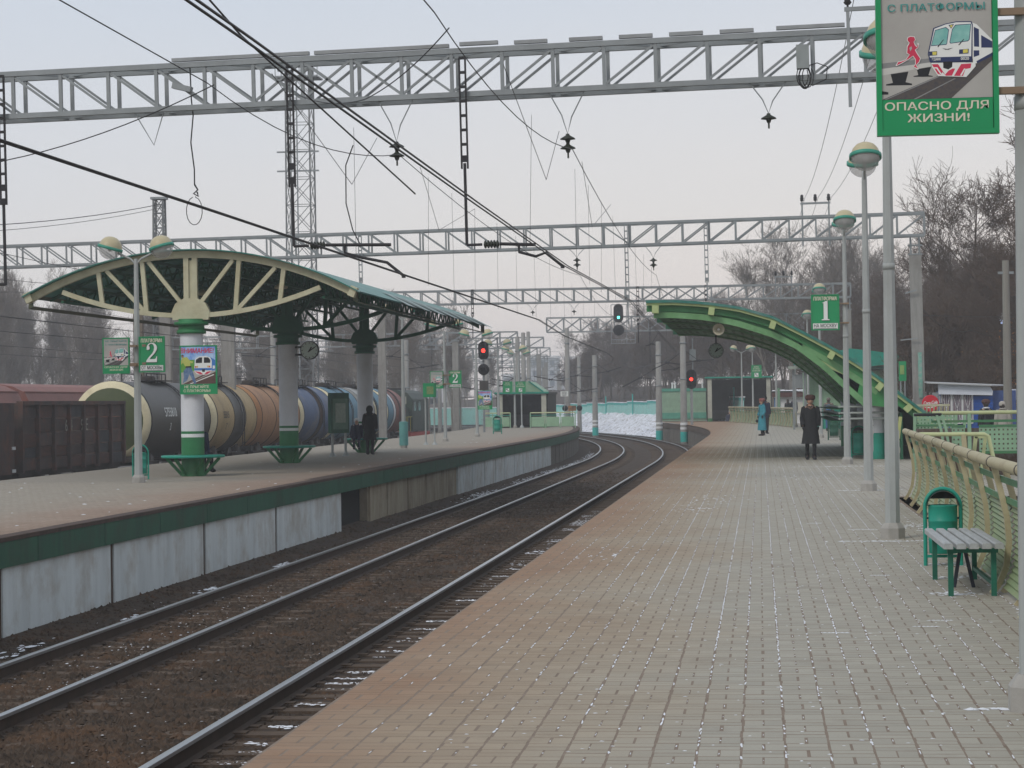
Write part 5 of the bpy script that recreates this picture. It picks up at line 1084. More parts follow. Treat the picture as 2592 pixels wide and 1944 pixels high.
# registration arms with insulator, steady arm and clamp
def regarm(t, x0, z0, x1, xc, zc, y=-.42):
    G().tube([(x0, y, z0), (x0 + .28, y, z0)], .025, 8).build('arm_link', dark, t)
    g = G(); n = 5
    for k in range(n): g.lathe([(.03, -.03), (.075, -.01), (.075, .01), (.03, .03)], 10, (x0 + .28 + .06 + .055 * k, y, z0), rot=Matrix.Rotation(pi / 2, 3, 'Y'))
    g.build('rod_insulator', M('insulator_brown', ()), t)
    G().tube([(x0 + .6, y, z0), (x1, y, z0 - .04)], .03, 8).build('register_tube', dark, t)
    G().tube([(x0 + .95, y, z0 - .02), (x0 + .95, y, z0 - .16), (x0 + 1.25, y, z0 - .25), (xc - .3, y, zc + .28), (xc, y, zc + .03)], .028, 8).build('steady_arm', dark, t)
    G().box(xc, y, zc + .02, .06, .08, .06).build('wire_clamp', dark, t)
regarm(g1, -8.36, 4.62, -6.55, -6.33, 3.98); regarm(g1, -5.15, 4.52, -3.9, -3.42, 4.05)
G().tube([(-15.2, -.42, 4.12), (-13.9, -.42, 4.12)], .03, 8).build('register_tube', dark, g1)
# hanging cable with a loop, slack jumper
t = thing('hanging_cable', 'slack black cable with a knotted loop hanging from the nearest gantry', 'cable', (-10.42, 41.9, 0))
G().tube([(0, 0, 7.95), (.02, 0, 7.3), (.05, 0, 7.0), (.0, 0, 6.5), (.06, 0, 6.0), (.06, 0, 5.72)], .014, 6).tube([(.06, 0, 5.72), (.12, 0, 5.62), (.04, 0, 5.55), (.13, 0, 5.5), (.1, .03, 5.58)], .018, 6).tube([(.08, 0, 5.5)] + [(.05 + .15 * sin(a), 0, 5.23 - .26 * cos(a) * -1) for a in np.linspace(.15, 6.1, 16)], .008, 5).build('cable', dark, t)
g2 = gantry(-33, 5.95, 83, 7.2, .87, 'second lattice gantry, ending on a concrete post by the near wood', radians(-1.5), .93, 1, .085, .045, (-5.4, -5.0), (5.6,))
g2.rotation_euler[1] = radians(-.7)
hanger(g2, -14.3, 7.9, 5.4, 6.2, m=galv); hanger(g2, -4.6, 8.0, 4.4, 5.2, m=galv); hanger(g2, -1.75, 8.0, 5.2, 5.8, m=galv)
vins(g2, -6.4, 7.2, drop=.35, n=2, w=.3); vins(g2, -3.65, 7.2, drop=.45, n=2, w=.3); vins(g2, -16.8, 7.2, drop=.6, n=1)
goalpost(g2, 1.68, 2.62, 6.98, 8.5, 3, -.3); G().bar((5.2, -.3, 5.2), (5.6, -.3, 5.3), .05).bar((5.0, -.3, 3.55), (5.6, -.3, 3.6), .04).build('arm', galv, g2)
G().box(5.66, -.18, 2.3, .14, .02, 1.6).build('painted_letters', M('graffiti_teal', (.10, .34, .26), .6, col2=(.3, .36, .33), scale=9), g2)
g3 = gantry(-34, 5.0, 128, 7.08, .84, 'third lattice gantry seen above the half arch canopy', 0, .93, 1, .1, .05, (-6.6, -3), (4.8,))
hanger(g3, -15.85, 7.9, 5.2, 6.4); hanger(g3, -6.65, 7.9, 4.8, 5.8); hanger(g3, -2.9, 7.9, 6.9, 7.1); goalpost(g3, .92, 1.8, 7.08, 8.3, 3, -.3)
vins(g3, -12.5, 7.08, drop=.4, n=1); vins(g3, -10.2, 7.08, drop=.4, n=1)
g4 = gantry(-17.0, 3.5, 185, 7.15, 1.25, 'far signal gantry that carries the green light', 0, 1.3, 0, .1, .06, (-99, 99), (2.5,)); hanger(g4, -8.7, 8.3, 4.6, 6.8)
g5 = gantry(-52, -19.9, 190, 6.4, 1.1, 'far gantry over the western yard, behind the red signal', 0, 1.4, 0, .1, .06, (-30, -99), (-51,))
for k, (x0, x1, y, zb, h) in enumerate(((-62, -21, 225, 6.9, 1.1), (-66, -24, 265, 6.8, 1.1), (-75, -28, 305, 6.8, 1.1), (-85, -30, 350, 6.9, 1.1), (-95, -34, 400, 7, 1.1))):
    gt = gantry(x0, x1, y, zb, h, 'distant yard gantry in the thicket of masts behind the goods train', 0, 1.5, 0, .11, .07, (x0 + (x1 - x0) * .5, -99), (x0 + .5, x1 - .5, (x0 + x1) / 2), group='distant yard gantries')
    for q in np.arange(x0 + 4, x1 - 2, 6.5): hanger(gt, q, zb + h, zb - 2.1, zb - .8, m=dark); regarm(gt, q, zb - 1.9, q + 1.6, q + 2.2, zb - 2.5)
# ---------------------------------------------------------------- wires
def wire(pts, r, label, group, sag=0., name='overhead_wire', seg=10):
    P = []
    for a, b in zip(pts[:-1], pts[1:]):
        a, b = Vector(a), Vector(b)
        for i in range(seg): u = i / seg; p = a.lerp(b, u); p.z -= 4 * sag * u * (1 - u); P.append(p)
    P.append(Vector(pts[-1])); return solo(G().tube(P, r, 5).build(name, wirem), label, 'wire', group)
def curve(o, z, y0, y1, st=8): return [(o + cs(y), y, z) for y in np.arange(y0, y1, st)]
cL = [(-6.42, -6, 3.9), (-6.40, 19, 3.89), (-6.36, 27, 3.9), (-6.33, 41.2, 3.92), (-6.2, 65, 3.93), (-7.0, 83, 3.98)] + curve(-7.4, 4.0, 106, 330)
wire([(x - .02, y, z) for x, y, z in cL], .0105, 'thick contact wire running low over the far track', 'paired contact wires', seg=3); wire([(x + .025, y, z) for x, y, z in cL], .0105, 'thick contact wire running low over the far track', 'paired contact wires', seg=3)
cR = [(-3.36, -6, 4.03), (-3.34, 15, 4.03), (-3.40, 28, 4.03), (-3.42, 41.2, 4.03), (-3.1, 56, 4.03), (-3.6, 83, 4.03)] + curve(-4., 4.05, 106, 330)
wire([(x - .03, y, z) for x, y, z in cR], .0105, 'thick paired contact wire crossing the top of the picture to the near track', 'paired contact wires', seg=3); wire([(x + .03, y, z) for x, y, z in cR], .0105, 'thick paired contact wire crossing the top of the picture to the near track', 'paired contact wires', seg=3)
mR = [(-3.95, -8, 6.4), (-3.9, 28, 6.39), (-3.28, 41.2, 6.12), (-3.65, 83, 6.1)] + curve(-4., 6.2, 125, 340, 42); wire(mR[:2], .009, 'carrier wire over the near track above its contact wire', 'carrier wires'); wire(mR[1:], .008, 'carrier wire over the near track above its contact wire', 'carrier wires', .35)
mL = [(-8.1, -8, 6.32), (-7.95, 33, 6.32), (-6.42, 41.2, 6.1), (-6.4, 83, 6.15)] + curve(-7.2, 6.2, 125, 340, 42); wire(mL[:2], .009, 'carrier wire over the far track above its contact wire', 'carrier wires'); wire(mL[1:], .008, 'carrier wire over the far track above its contact wire', 'carrier wires', .35)
wire([(-4.55, 10, 5.9), (-4.62, 20.5, 4.05 + .9), (-4.05, 27.2, 4.1)], .01, 'short wire dropping steeply to the paired contact wire at the top', 'short jumper wires')
wire([(-3.88, 29.2, 6.39), (-5.8, 34, 6.15), (-8.2, 41, 7.2)], .009, 'slanting jumper from the carrier wire to the nearest gantry', 'short jumper wires', .1)
wire([(-7.9, 33.2, 6.32), (-12, 36, 5.6), (-17, 38, 5.2)], .009, 'long thin wire bowing away to the left edge from the far carrier wire', 'short jumper wires', .12)
wire([(-7.5, 42.6, 6.45), (-7.68, 42.8, 6.1), (-7.72, 43, 5.4), (-7.6, 43, 4.9), (-7.45, 43, 4.6)], .012, 'slack loop of jumper cable beside the middle drop strut', 'short jumper wires', seg=4)
def droppers(o, z0, z1, ys, dx=0.):
    for y in ys: x = o + cs(y) + dx * (y - 60) * .01; solo(G().tube([(x, y, z0), (x + random.uniform(-.05, .05), y + random.uniform(-.1, .1), z1)], .004, 4).build('dropper_wire', wirem), 'thin upright dropper between a carrier wire and a contact wire', 'wire', 'dropper wires')
droppers(-6.5, 6.1, 3.95, (37, 45.5, 49, 53, 57.5, 62, 67, 72, 77)); droppers(-3.5, 6.1, 4.05, (36, 44.5, 48, 52, 56, 61, 66, 71, 76, 88, 93, 99, 105, 112)); droppers(-7.1, 6.1, 4.0, (88, 94, 100, 108, 116)); droppers(-4., 6.1, 4.05, (135, 142, 150, 158, 166, 175))
for x, z0, zc, s in ((-3.3, 6.05, 4.03, 1), (-6.4, 6.02, 3.93, 1)):   # bridles each side of the support
    for d in (-5, 5): wire([(x, 41.2 + d * .5, z0 + .1), (x, 41.2 + d, 5.1), (x, 41.2 + d * 2.2, z0)], .005, 'thin bridle wire near a gantry support', 'bridle wires', seg=3)
fo = [(1.76, 2.33, 2.9), (1.68, 2.15, 2.62), (.92, 1.36, 1.8)]
for k in range(3): wire([(fo[0][k] + .2, 0, 8.9), (fo[0][k], 41, 8.72), (fo[1][k], 82.7, 8.75), (fo[2][k], 127.7, 8.6), (fo[2][k] + cs(180), 180, 8.6)], .007, 'thin feeder wire above the near platform from frame to frame', 'feeder wires', .5)
for k, (x, z) in enumerate(((-20.0, 4.1), (-24.6, 4.2), (-29.4, 4.1), (-34.7, 4.2))):
    wire([(x + .2, 45, z), (x, 90, z), (x, 128, z), (x - .5, 160, z), (x - 5, 225, z), (x - 10, 265, z)], .012, 'contact wire over the western yard', 'yard wires', .05); wire([(x + .2, 45, z + 2), (x, 90, z + 2.2), (x, 128, z + 2.2), (x - .5, 160, z + 2.1), (x - 5, 225, z + 2.2), (x - 10, 265, z + 2.2)], .009, 'carrier wire over the western yard', 'yard wires', .5)
wire([(-31.5, 120, 12.4), (-36, 95, 9.4), (-42, 60, 6.6)], .02, 'long wire falling left from the small lattice mast', 'mast guy wires', .3); wire([(-31.5, 120, 12.2), (-36, 95, 9.1), (-42, 60, 6.3)], .014, 'long wire falling left from the small lattice mast', 'mast guy wires', .3)
wire([(5.6, 83, 4.9), (8.6, 96, 4.3), (14, 110, 4.6)], .012, 'slack cable from the concrete gantry post to the lamp in the wood', 'forecourt cables', .4); wire([(5.6, 83, 4.5), (14, 108, 5.2)], .012, 'taut cable from the concrete gantry post to the lamp in the wood', 'forecourt cables', .05)
# ---------------------------------------------------------------- lattice masts
mgalv = M('mast_grey', (.17, .18, .185), .6, var=.2)
def mast(loc, w0, w1, H, label, plat=False):
    t = thing('lattice_mast', label, 'mast', loc); n = int(H / (w0 * 1.0)); 
    for i in (-1, 1):
        for j in (-1, 1): G().bar((i * w0 / 2, j * w0 / 2, 0), (i * w1 / 2, j * w1 / 2, H), .09).build('leg', mgalv, t)
    g = G()
    for k in range(n):
        a, b = H * k / n, H * (k + 1) / n; wa, wb = (w0 + (w1 - w0) * a / H) / 2, (w0 + (w1 - w0) * b / H) / 2
        for (p, q) in (((-1, -1), (1, -1)), ((1, -1), (1, 1)), ((1, 1), (-1, 1)), ((-1, 1), (-1, -1))):
            g.bar((p[0] * wa, p[1] * wa, a), (q[0] * wb, q[1] * wb, b), .04).bar((q[0] * wa, q[1] * wa, a), (p[0] * wb, p[1] * wb, b), .04).bar((p[0] * wb, p[1] * wb, b), (q[0] * wb, q[1] * wb, b), .04)
    g.build('bracing', mgalv, t, kind='stuff')
    if plat:
        for z in (H * .73, H * .78): G().bar((-w1 * .9, -w1 / 2, z), (w1 * .9, -w1 / 2, z), .1).build('cross_arm', galv, t)
        G().box(0, 0, H - .6, 2.8, 2.0, .1).build('platform', galv, t); g = G()
        for x in np.linspace(-1.4, 1.4, 8): g.bar((x, -1, H - .6), (x, -1, H + .4), .05)
        for z in (H, H + .4): g.bar((-1.4, -1, z), (1.4, -1, z), .05)
        g.build('guard_rail', galv, t)
        for x in (-.9, .7): G().box(x, -.9, H + .05, .7, .3, .6).build('floodlight', M('grey_box2', ()), t)
        G().tube([(0, -1, 0), (0, -1, H - .6)], .05, 6).build('ladder_rail', galv, t)
    else: G().box(0, 0, H, w1 * 1.6, w1 * 1.4, .12).build('cap_plate', galv, t)
    return t
mast((-29.95, 150, -1.4), 1.75, 1.55, 25.2, 'tall galvanised lattice floodlight mast behind the canopy', True)
mast((-31.6, 120, -1.4), .75, .5, 14.1, 'small lattice mast rising behind the left canopy lamp'); mast((-36.0, 105, -1.4), .7, .45, 7.6, 'thin lattice mast left of the danger poster')
# ---------------------------------------------------------------- concrete poles along the line
def pole(loc, r, H, label, band=True, group='tapered concrete catenary poles', arms=()):
    t = thing('concrete_pole', label, 'pole', loc, 0, group); G().lathe([(r, 0), (r * .72, H), (0, H + .02)], 14).build('shaft', cgrey, t)
    if band: G().lathe([(r * 1.03, .1), (r * 1.02, .75)], 14).build('teal_base', M('band_teal2', ()), t); G().lathe([(r * 1.02, .9), (r * 1.015, 1.05)], 14).lathe([(r * 1.02, 1.2), (r * 1.015, 1.35)], 14).build('white_ring', white, t)
    g = G()
    for z in (H * .55, H * .86): g.lathe([(r * .9, z), (r * .92, z), (r * .92, z + .1), (r * .9, z + .1)], 14)
    g.build('clamp', galv, t)
    for (dx, z, L) in arms: G().tube([(0, 0, z), (dx * .5, 0, z + .15), (dx, 0, z + L)], .035, 6).tube([(0, 0, z + .9), (dx * .5, 0, z + .15)], .02, 6).build('bracket_arm', dark, t); G().lathe([(.03, -.15), (.1, -.1), (.04, 0), (.1, .08), (.03, .15)], 8, (dx * .5, 0, z + .15), rot=Matrix.Rotation(pi / 2, 3, 'Y')).build('insulator', dark, t)
    return t
pole((-13.55, 190, -1.3), .25, 6.7, 'concrete pole with a teal foot against the left end of the snow bank', arms=((-3, 4.9, -.1), (2.2, 5.2, .5)))
pole((-7.2, 165, -1.3), .25, 7.1, 'concrete pole with a teal foot in the middle of the snow bank', arms=((-2.6, 4.4, -.5), (2.4, 5.0, .5), (-.9, 6.8, 0)))
pole((-4.95, 150, -1.2), .24, 7.5, 'concrete pole at the end of the near platform, hung with cables beside the red light', arms=((2., 5.2, .2), (-2, 5.1, -.3)))
for x, y, z, lb in ((-17.6, 168, 6.6, 'slender concrete pole behind the way out signs'), (-18.2, 178, 7.2, 'concrete pole with two dark clamps left of the signal gantry'), (-14.3, 172, 7.3, 'tall smooth concrete pole directly under the left end of the signal gantry'), (-20.5, 205, 8.1, 'plain concrete pole rising between two globe lamps'), (-16.8, 215, 6.0, 'concrete pole with striped insulators by the white track notice'), (-22.5, 190, 6.5, 'concrete pole just left of the west underpass gable')):
    pole((x, y, -1.4), .22, z + 1.2, lb, False, arms=((-2.5, z * .62, .4), (2.2, z * .5, .3)))
for i in range(26):
    y = random.uniform(150, 420); x = -20 - (y - 140) * .085 - random.uniform(0, 34) - 2; pole((x, y, -1.5), .24, random.uniform(7, 9.5), 'distant concrete mast in the yard behind the goods train', False, 'distant yard masts', ((2.4, 5.6, .3), (-2.2, 6.4, .2)))
for x, y, H, w_, lb in ((-26.9, 103, 8.4, .5, 'broad concrete gantry leg left of the platform 2 sign'), (-28.3, 103.5, 9.0, .42, 'brown concrete gantry leg behind the danger poster'), (-24.0, 103, 8.2, .62, 'broad pale concrete gantry leg behind the platform 2 sign'), (-19.4, 118, 8.6, .4, 'pale gantry leg between the middle and third columns'), (-19.8, 150, 7.2, .4, 'concrete leg seen just right of the third column')):
    t = thing('gantry_leg', lb, 'post', (x, y, -1.5)); G().bar((0, 0, 0), (0, 0, H), w_, .3).build('shaft', cgrey if 'brown' not in lb else M('brown_concrete', (.17, .14, .11), .85), t); G().box(0, 0, H, w_ * 1.2, .4, .1).build('cap', galv, t)
# ---------------------------------------------------------------- signals
redl = M('signal_red', (1, .03, .02), emit=5.); grnl = M('signal_green', (.12, 1, .72), emit=4.)
def head(t, z, n, lit, lm, w_=.56, hgt=1.1, y=0.):
    k = 20; P = []
    for i in range(k): a = 2 * pi * i / k; P.append((w_ / 2 * cos(a) , z + (hgt / 2 - w_ / 2) * (1 if sin(a) > 0 else -1) + w_ / 2 * sin(a)))
    b = G().prism(P, y, y + .03).box(0, y + .15, z, w_ * .6, .24, hgt * .8).build('signal_head', black, t)
    for i in range(n):
        zz = z + (i - (n - 1) / 2) * .34 * -1; rot = Matrix.Rotation(pi / 2, 3, 'X')
        G().lathe([(.105, 0), (.0, .012)], 16, (0, y - .01, zz), rot=rot).build('lens', lm if i == lit else M('lens_dark', (.02, .02, .025), .2), b)
        rows = [[(.12 * cos(a), y - yy, zz + .12 * sin(a)) for a in np.linspace(-.3, pi + .3, 12)] for yy in (0, .24)]; G().sheet(rows, 0, True).build('hood', black, b)
    return b
t = thing('railway_signal', 'black signal showing red on the far platform, with a round second head below', 'signal', (-14.97, 125, 0)); head(t, 4.45, 3, 1, redl, .58, 1.02)
rot = Matrix.Rotation(pi / 2, 3, 'X'); G().lathe([(.31, 0), (.31, .05), (0, .05)], 24, (0, .02, 3.42), rot=rot).build('round_head', black, t); rows = [[(.16 * cos(a), -yy - .03, 3.4 + .16 * sin(a)) for a in np.linspace(-.2, pi + .2, 12)] for yy in (0, .3)]; G().sheet(rows, 0, True).build('hood', M('hood_brown', (.05, .04, .035), .7), t)
G().box(0, .03, 2.55, .46, .2, .52).build('relay_box', M('relay_box', (.05, .045, .04), .7), t); G().tube([(-.02, .12, 0), (-.02, .12, 4.9)], .06, 10).build('mast', galv, t); G().box(-.2, .1, 3.95, .8, .3, .05).bar((-.55, .1, 3.95), (-.55, .1, 4.5), .04).build('service_step', galv, t); g = G()
for k in range(12): g.box(-.02, .02, .4 + .3 * k, .3, .02, .02)
g.build('ladder', galv, t)
t = thing('railway_signal', 'black signal showing green, in a cage hung from the far gantry', 'signal', (-11.15, 183.9, 0)); head(t, 8.6, 3, 2, grnl, .78, 1.5); G().lathe([(.44, 0), (.44, .05), (0, .05)], 24, (0, .02, 7.25), rot=rot).build('round_head', black, t); rows = [[(.2 * cos(a), -yy - .03, 7.25 + .2 * sin(a)) for a in np.linspace(-.2, pi + .2, 12)] for yy in (0, .3)]; G().sheet(rows, 0, True).build('hood', black, t)
g = G()
for x in (-.6, .62, 1.3): g.bar((x, .3, 6.2), (x, .3, 9.3), .05)
for z in (6.2, 6.5, 7.9, 9.3): g.bar((-.6, .3, z), (1.3, .3, z), .05)
for k in range(6): g.bar((-.4 + .2 * k, .3, 6.2), (-.4 + .2 * k, .3, 6.5), .03)
g.build('cage', galv, t)
t = thing('railway_signal', 'black signal showing red on a white post beside the near platform end', 'signal', (-4.45, 150.6, 0)); head(t, 2.95, 3, 1, redl, .66, 1.28); G().tube([(0, .15, -1), (0, .15, 2.4)], .085, 10).build('post', M('signal_post_white', (.55, .56, .55), .6, dirt=(.2, .15, .1)), t); G().box(.1, .15, 4.55, .4, .3, .7).bar((.1, .15, 3.5), (.1, .15, 5.6), .07).build('relay_box', M('grey_box2', ()), t)
t = thing('level_crossing_lamps', 'pair of dark round lamps with a chequered plate between, right of the west underpass', 'signal', (-13.0, 160, 0)); 
for s in (-1, 1): G().lathe([(.2, 0), (.2, .06), (0, .06)], 16, (.5 * s, 0, 1.15), rot=rot).build('lamp', black, t)
G().box(0, 0, 1.15, .55, .05, .36).build('plate', M('chequer_orange', (.4, .18, .05), .6, col2=(.05, .04, .04), scale=6), t); G().tube([(0, .05, -1), (0, .05, 1)], .05, 8).build('post', galv, t)
# lamp in the wood
t = thing('street_lamp', 'grey concrete pole with a small glowing white lamp on a cable, before the wood', 'street lamp', (13.0, 110, -.3)); G().lathe([(.22, 0), (.15, 7.0)], 12).build('pole', cgrey, t); G().bar((-1.75, 0, 5.75), (.2, 0, 5.8), .05).build('arm', galv, t); G().sphere((-1.65, 0, 5.45), .2, 14, 8, 0).build('lamp_globe', M('lit_globe', (.55, .65, 1.), emit=1.1), t); G().lathe([(.05, .3), (.24, .1), (.22, .05)], 12, (-1.65, 0, 5.4)).build('shade', white, t)
# ================================================================ far buildings
hz = M('far_block', (.42, .45, .48), .8, var=.1); fw_ = M('far_window', (.12, .16, .20), .4, var=.2)
def block(loc, wd, dp, H, cols, rows_, label, m, rz=0):
    t = thing('apartment_block', label, 'building', loc, rz); G().box(0, dp / 2, H / 2, wd, dp, H).build('wall', m, t); G().box(0, dp / 2, H + .2, wd + .6, dp + .6, .5).build('roof_edge', white, t)
    me = G().box(0, 0, 0, wd / cols * .55, .1, H / rows_ * .5).mesh('window', fw_)
    for i in range(cols):
        for j in range(rows_): put('window', me, t, (-wd / 2 + wd / cols * (i + .5), -.06, H / rows_ * (j + .5)))
    return t
block((-52, 560, 0), 21, 12, 8.2, 9, 3, 'pale far works building with rows of windows behind the poles', hz); block((-40, 520, 0), 8, 12, 11.4, 4, 5, 'far pale block with a reddish side right of the tallest pole', M('far_block2', (.46, .42, .42), .8)); block((-50.5, 540, 0), 6, 10, 12, 3, 5, 'far pale tower rising from the works', hz); block((-35.2, 505, 0), 3.2, 8, 10.8, 2, 5, 'far pinkish tower at the edge of the centre trees', M('far_pink', (.45, .36, .34), .8))
block((-66, 400, -1), 22, 10, 6.5, 7, 1, 'far low building with a white wall beyond the locomotive', M('far_white', (.6, .6, .62), .8))
# ================================================================ bare trees
bark = M('bark', (.13, .10, .08), .95, col2=(.075, .057, .046), scale=6); bark2 = M('bark_pale', (.25, .225, .19), .9, col2=(.15, .135, .115), scale=5); twig = M('twig', (.105, .074, .056), .95, var=.3); twig2 = M('twig_grey', (.21, .18, .155), .95, var=.3)
def tree_mesh(seed, H, spread, nl, up, r0, dens=1.):
    """returns (trunk mesh data, twig mesh data): recursive bare branching of three-sided tapering pieces"""
    R = random.Random(seed); T, W = [], []
    def seg(L, a, b, ra, rb): L.append((a, b, ra, rb))
    def branch(p, d, L, r, lev):
        n = 4 if lev < 2 else (3 if lev == 2 else 2); q = p.copy(); st = L / n; out = []
        for i in range(n):
            d = (d + Vector((R.gauss(0, .16), R.gauss(0, .16), R.gauss(0, .10) + up * .12))).normalized(); e = q + d * st
            seg(T if lev <= 1 else W, q, e, r * (1 - i / n * .75), r * (1 - (i + 1) / n * .75)); out.append((e.copy(), d.copy(), r * (1 - (i + 1) / n * .75))); q = e
        if lev >= 4: return
        k = int((0, 6, 6, 5)[lev] * dens + .5) if lev else 0
        for i in range(k):
            u = .25 + .75 * (i + R.random()) / k; idx = min(n - 1, int(u * n)); e, dd, rr = out[idx]; e = e - dd * st * (1 - (u * n - idx)) if False else e
            s = Vector((R.gauss(0, 1), R.gauss(0, 1), R.gauss(.25, .6) + up)).normalized(); nd = (dd * .55 + s * .8).normalized()
            branch(e - dd * R.random() * st, nd, L * R.uniform(.42, .62), max(rr * .6, .004), lev + 1)
    p = Vector((0, 0, -.3)); d = Vector((R.gauss(0, .03), R.gauss(0, .03), 1)).normalized(); n = 9; pts = []
    for i in range(n):
        d = (d + Vector((R.gauss(0, .06), R.gauss(0, .06), .1))).normalized(); e = p + d * H / n; seg(T, p, e, r0 * (1 - i / n * .9), r0 * (1 - (i + 1) / n * .9)); pts.append((e.copy(), d.copy(), r0 * (1 - (i + 1) / n * .9))); p = e
    for i in range(nl):
        u = R.uniform(.22, 1) ** .8; idx = min(n - 1, int(u * n)); e, dd, rr = pts[idx]; a = R.random() * 6.28
        nd = Vector((cos(a) * spread, sin(a) * spread, .45 + up * 1.3)).normalized(); branch(e - dd * R.random() * H / n, nd, H * (.42 - .22 * u) * R.uniform(.8, 1.2) * (.6 + .5 * spread), max(rr * .55, .02), 1)
    return T, W
def segs_mesh(name, S, mat, rmin):
    n = len(S); A = np.array([tuple(s[0]) for s in S]); B = np.array([tuple(s[1]) for s in S]); ra = np.maximum([s[2] for s in S], rmin); rb = np.maximum([s[3] for s in S], rmin)
    D = B - A; D /= np.linalg.norm(D, axis=1, keepdims=True) + 1e-9; U = np.cross(D, np.where(np.abs(D[:, 2:3]) > .9, [[1., 0, 0]], [[0, 0, 1.]])); U /= np.linalg.norm(U, axis=1, keepdims=True) + 1e-9; Vv = np.cross(D, U); P = []
    for j in range(3): a = 2 * pi * j / 3; off = U * cos(a) + Vv * sin(a); P += [A + off * ra[:, None], B + off * rb[:, None]]
    V = np.stack(P, 1).reshape(-1, 3); F = np.array([(0, 2, 3, 1), (2, 4, 5, 3), (4, 0, 1, 5)])[None] + (np.arange(n) * 6)[:, None, None]
    return np_mesh(name, V, F.reshape(-1, 4), mat)
KINDS = {}
for kind, cnt, H, spread, nl, up, r0, bm, tm, dens in (('oak', 4, 11.5, 1., 17, .25, .24, bark, twig, 1.12), ('poplar', 3, 13., .5, 24, .75, .16, bark2, twig2, 1.), ('birch', 2, 12., .75, 20, .45, .15, bark2, twig2, 1.05), ('shrub', 2, 3.6, .9, 16, .5, .06, bark, twig, .9), ('thicket', 2, 4.2, .7, 18, .6, .07, bark2, twig2, .9)):
    KINDS[kind] = []
    for s in range(cnt):
        T, W = tree_mesh(hash(kind) % 1 + s * 13 + len(kind), H, spread, nl, up, r0, dens); KINDS[kind].append((segs_mesh('trunk', T, bm, .012), segs_mesh('crown', W, tm, .008 if kind != 'oak' else .0085)))
NM = {'oak': 'bare_tree', 'poplar': 'poplar_tree', 'birch': 'birch_tree', 'shrub': 'bare_shrub', 'thicket': 'bare_shrub'}
def plant(kind, x, y, z, s, label, group, i=None):
    me = KINDS[kind][i if i is not None else random.randrange(len(KINDS[kind]))]; t = thing(NM[kind], label, 'shrub' if kind in ('shrub', 'thicket') else 'tree', (x, y, z), random.random() * 6.28, group); t.scale = (s * random.uniform(.9, 1.1), s * random.uniform(.9, 1.1), s)
    put('trunk', me[0], t); put('crown', me[1], t); return t
def hillz(x, y):
    if x > 13: return float(np.interp(y, (84, 118, 180, 260, 480), (-.5, .6, 2.6, 4., 5.)))
    return float(np.interp(x - cs(y), (4, 9, 18, 34, 60), (.4, .9, 2., 3.4, 4.2))) - .2 if y > 176 else -.4
# edge of the wood: a few that stand out
plant('oak', 12.6, 96, -.3, 1.12, 'tall bare tree at the right edge reaching up beside the danger poster', None, 0)
plant('oak', 15.2, 104, -.3, 1.05, 'broad bare tree at the right edge behind the street lamp', None, 1)
plant('oak', 9.6, 112, -.2, .98, 'forked bare tree whose crown stands over the end of the second gantry', None, 2)
lt_ = plant('oak', 11.2, 100, -.3, .62, 'small bare tree still holding orange brown leaves above the blue kiosk', None, 3)
LV, LF = [], []
for i in range(900):
    a = random.random() * 6.28; r = abs(random.gauss(0, 1.25)); c = np.array((-.9 + r * cos(a), r * sin(a), random.gauss(5.2, 1.1) - .25 * r)); s = random.uniform(.05, .10); u = rng.normal(0, 1, 3); u /= np.linalg.norm(u); v = np.cross(u, rng.normal(0, 1, 3)); v /= np.linalg.norm(v); o = len(LV)
    LV += [c - u * s - v * s * .6, c + u * s - v * s * .5, c + u * s * .9 + v * s * .6, c - u * s * .8 + v * s * .5]; LF.append((o, o + 1, o + 2, o + 3))
q = put('dry_leaves', np_mesh('dry_leaves', LV, LF, M('dry_leaf', (.42, .20, .07), .8, col2=(.25, .10, .04), scale=2)), lt_); q.rotation_euler[2] = -lt_.rotation_euler[2]
WG = 'bare trees massed in the wood behind the kiosk'
for i in range(60):
    y = random.uniform(102, 190); x = y * (.024 + .125 * random.random()) + (y > 130) * random.uniform(-3, 3)
    if x < 6.5 and y < 150: x += 5
    if y < 130: x = max(x, 9.8 + random.random())
    plant('oak', x, y, hillz(x, y), random.uniform(.42, .62) * (.65 + y / 260), 'bare brown tree packed in the wood behind the blue kiosk', WG)
for i in range(40):
    y = random.uniform(195, 290); x = cs(y) + 7 + random.random() * 34; plant('oak', x, y, hillz(x, y), random.uniform(.6, .85), 'bare brown tree on the rise behind the half arch canopy', 'bare trees on the rise behind the half arch')
for i in range(9):
    x = -2.5 + i * 1.5 + random.uniform(-.6, .6); plant('birch', x + 4, 188 + random.uniform(-8, 14), .8, random.uniform(.85, 1.08), 'pale fine twigged tree standing over the crest of the half arch', 'pale trees over the half arch')
for i in range(90):
    y = random.uniform(90, 180); x = y * (.05 + .10 * random.random()); plant('shrub', x + 1.5, y + 4, hillz(x, y), random.uniform(.8, 1.5), 'leafless undergrowth bush at the foot of the wood', 'undergrowth bushes of the wood')
for i in range(55):
    y = random.uniform(176, 300); x = cs(y) + 6 + random.random() * 30; plant('shrub', x, y, hillz(x, y) - .3, random.uniform(1., 2.), 'leafless bush on the slope above the teal wall', 'bushes above the teal wall')
for i in range(34):
    y = random.uniform(265, 340); dx = random.uniform(1225, 1600); x = (dx - 1642) / 4992 * y; zt = 1.6 + (869 - np.interp(dx, (1225, 1300, 1350, 1400, 1450, 1500, 1600), (800, 775, 748, 705, 665, 655, 660))) * y / 4992; plant('oak', x, y, .5, (zt - .5) / 13.2 * random.uniform(.82, 1.03), 'hazy bare tree in the far wood beyond the signal gantry', 'hazy trees of the far wood')
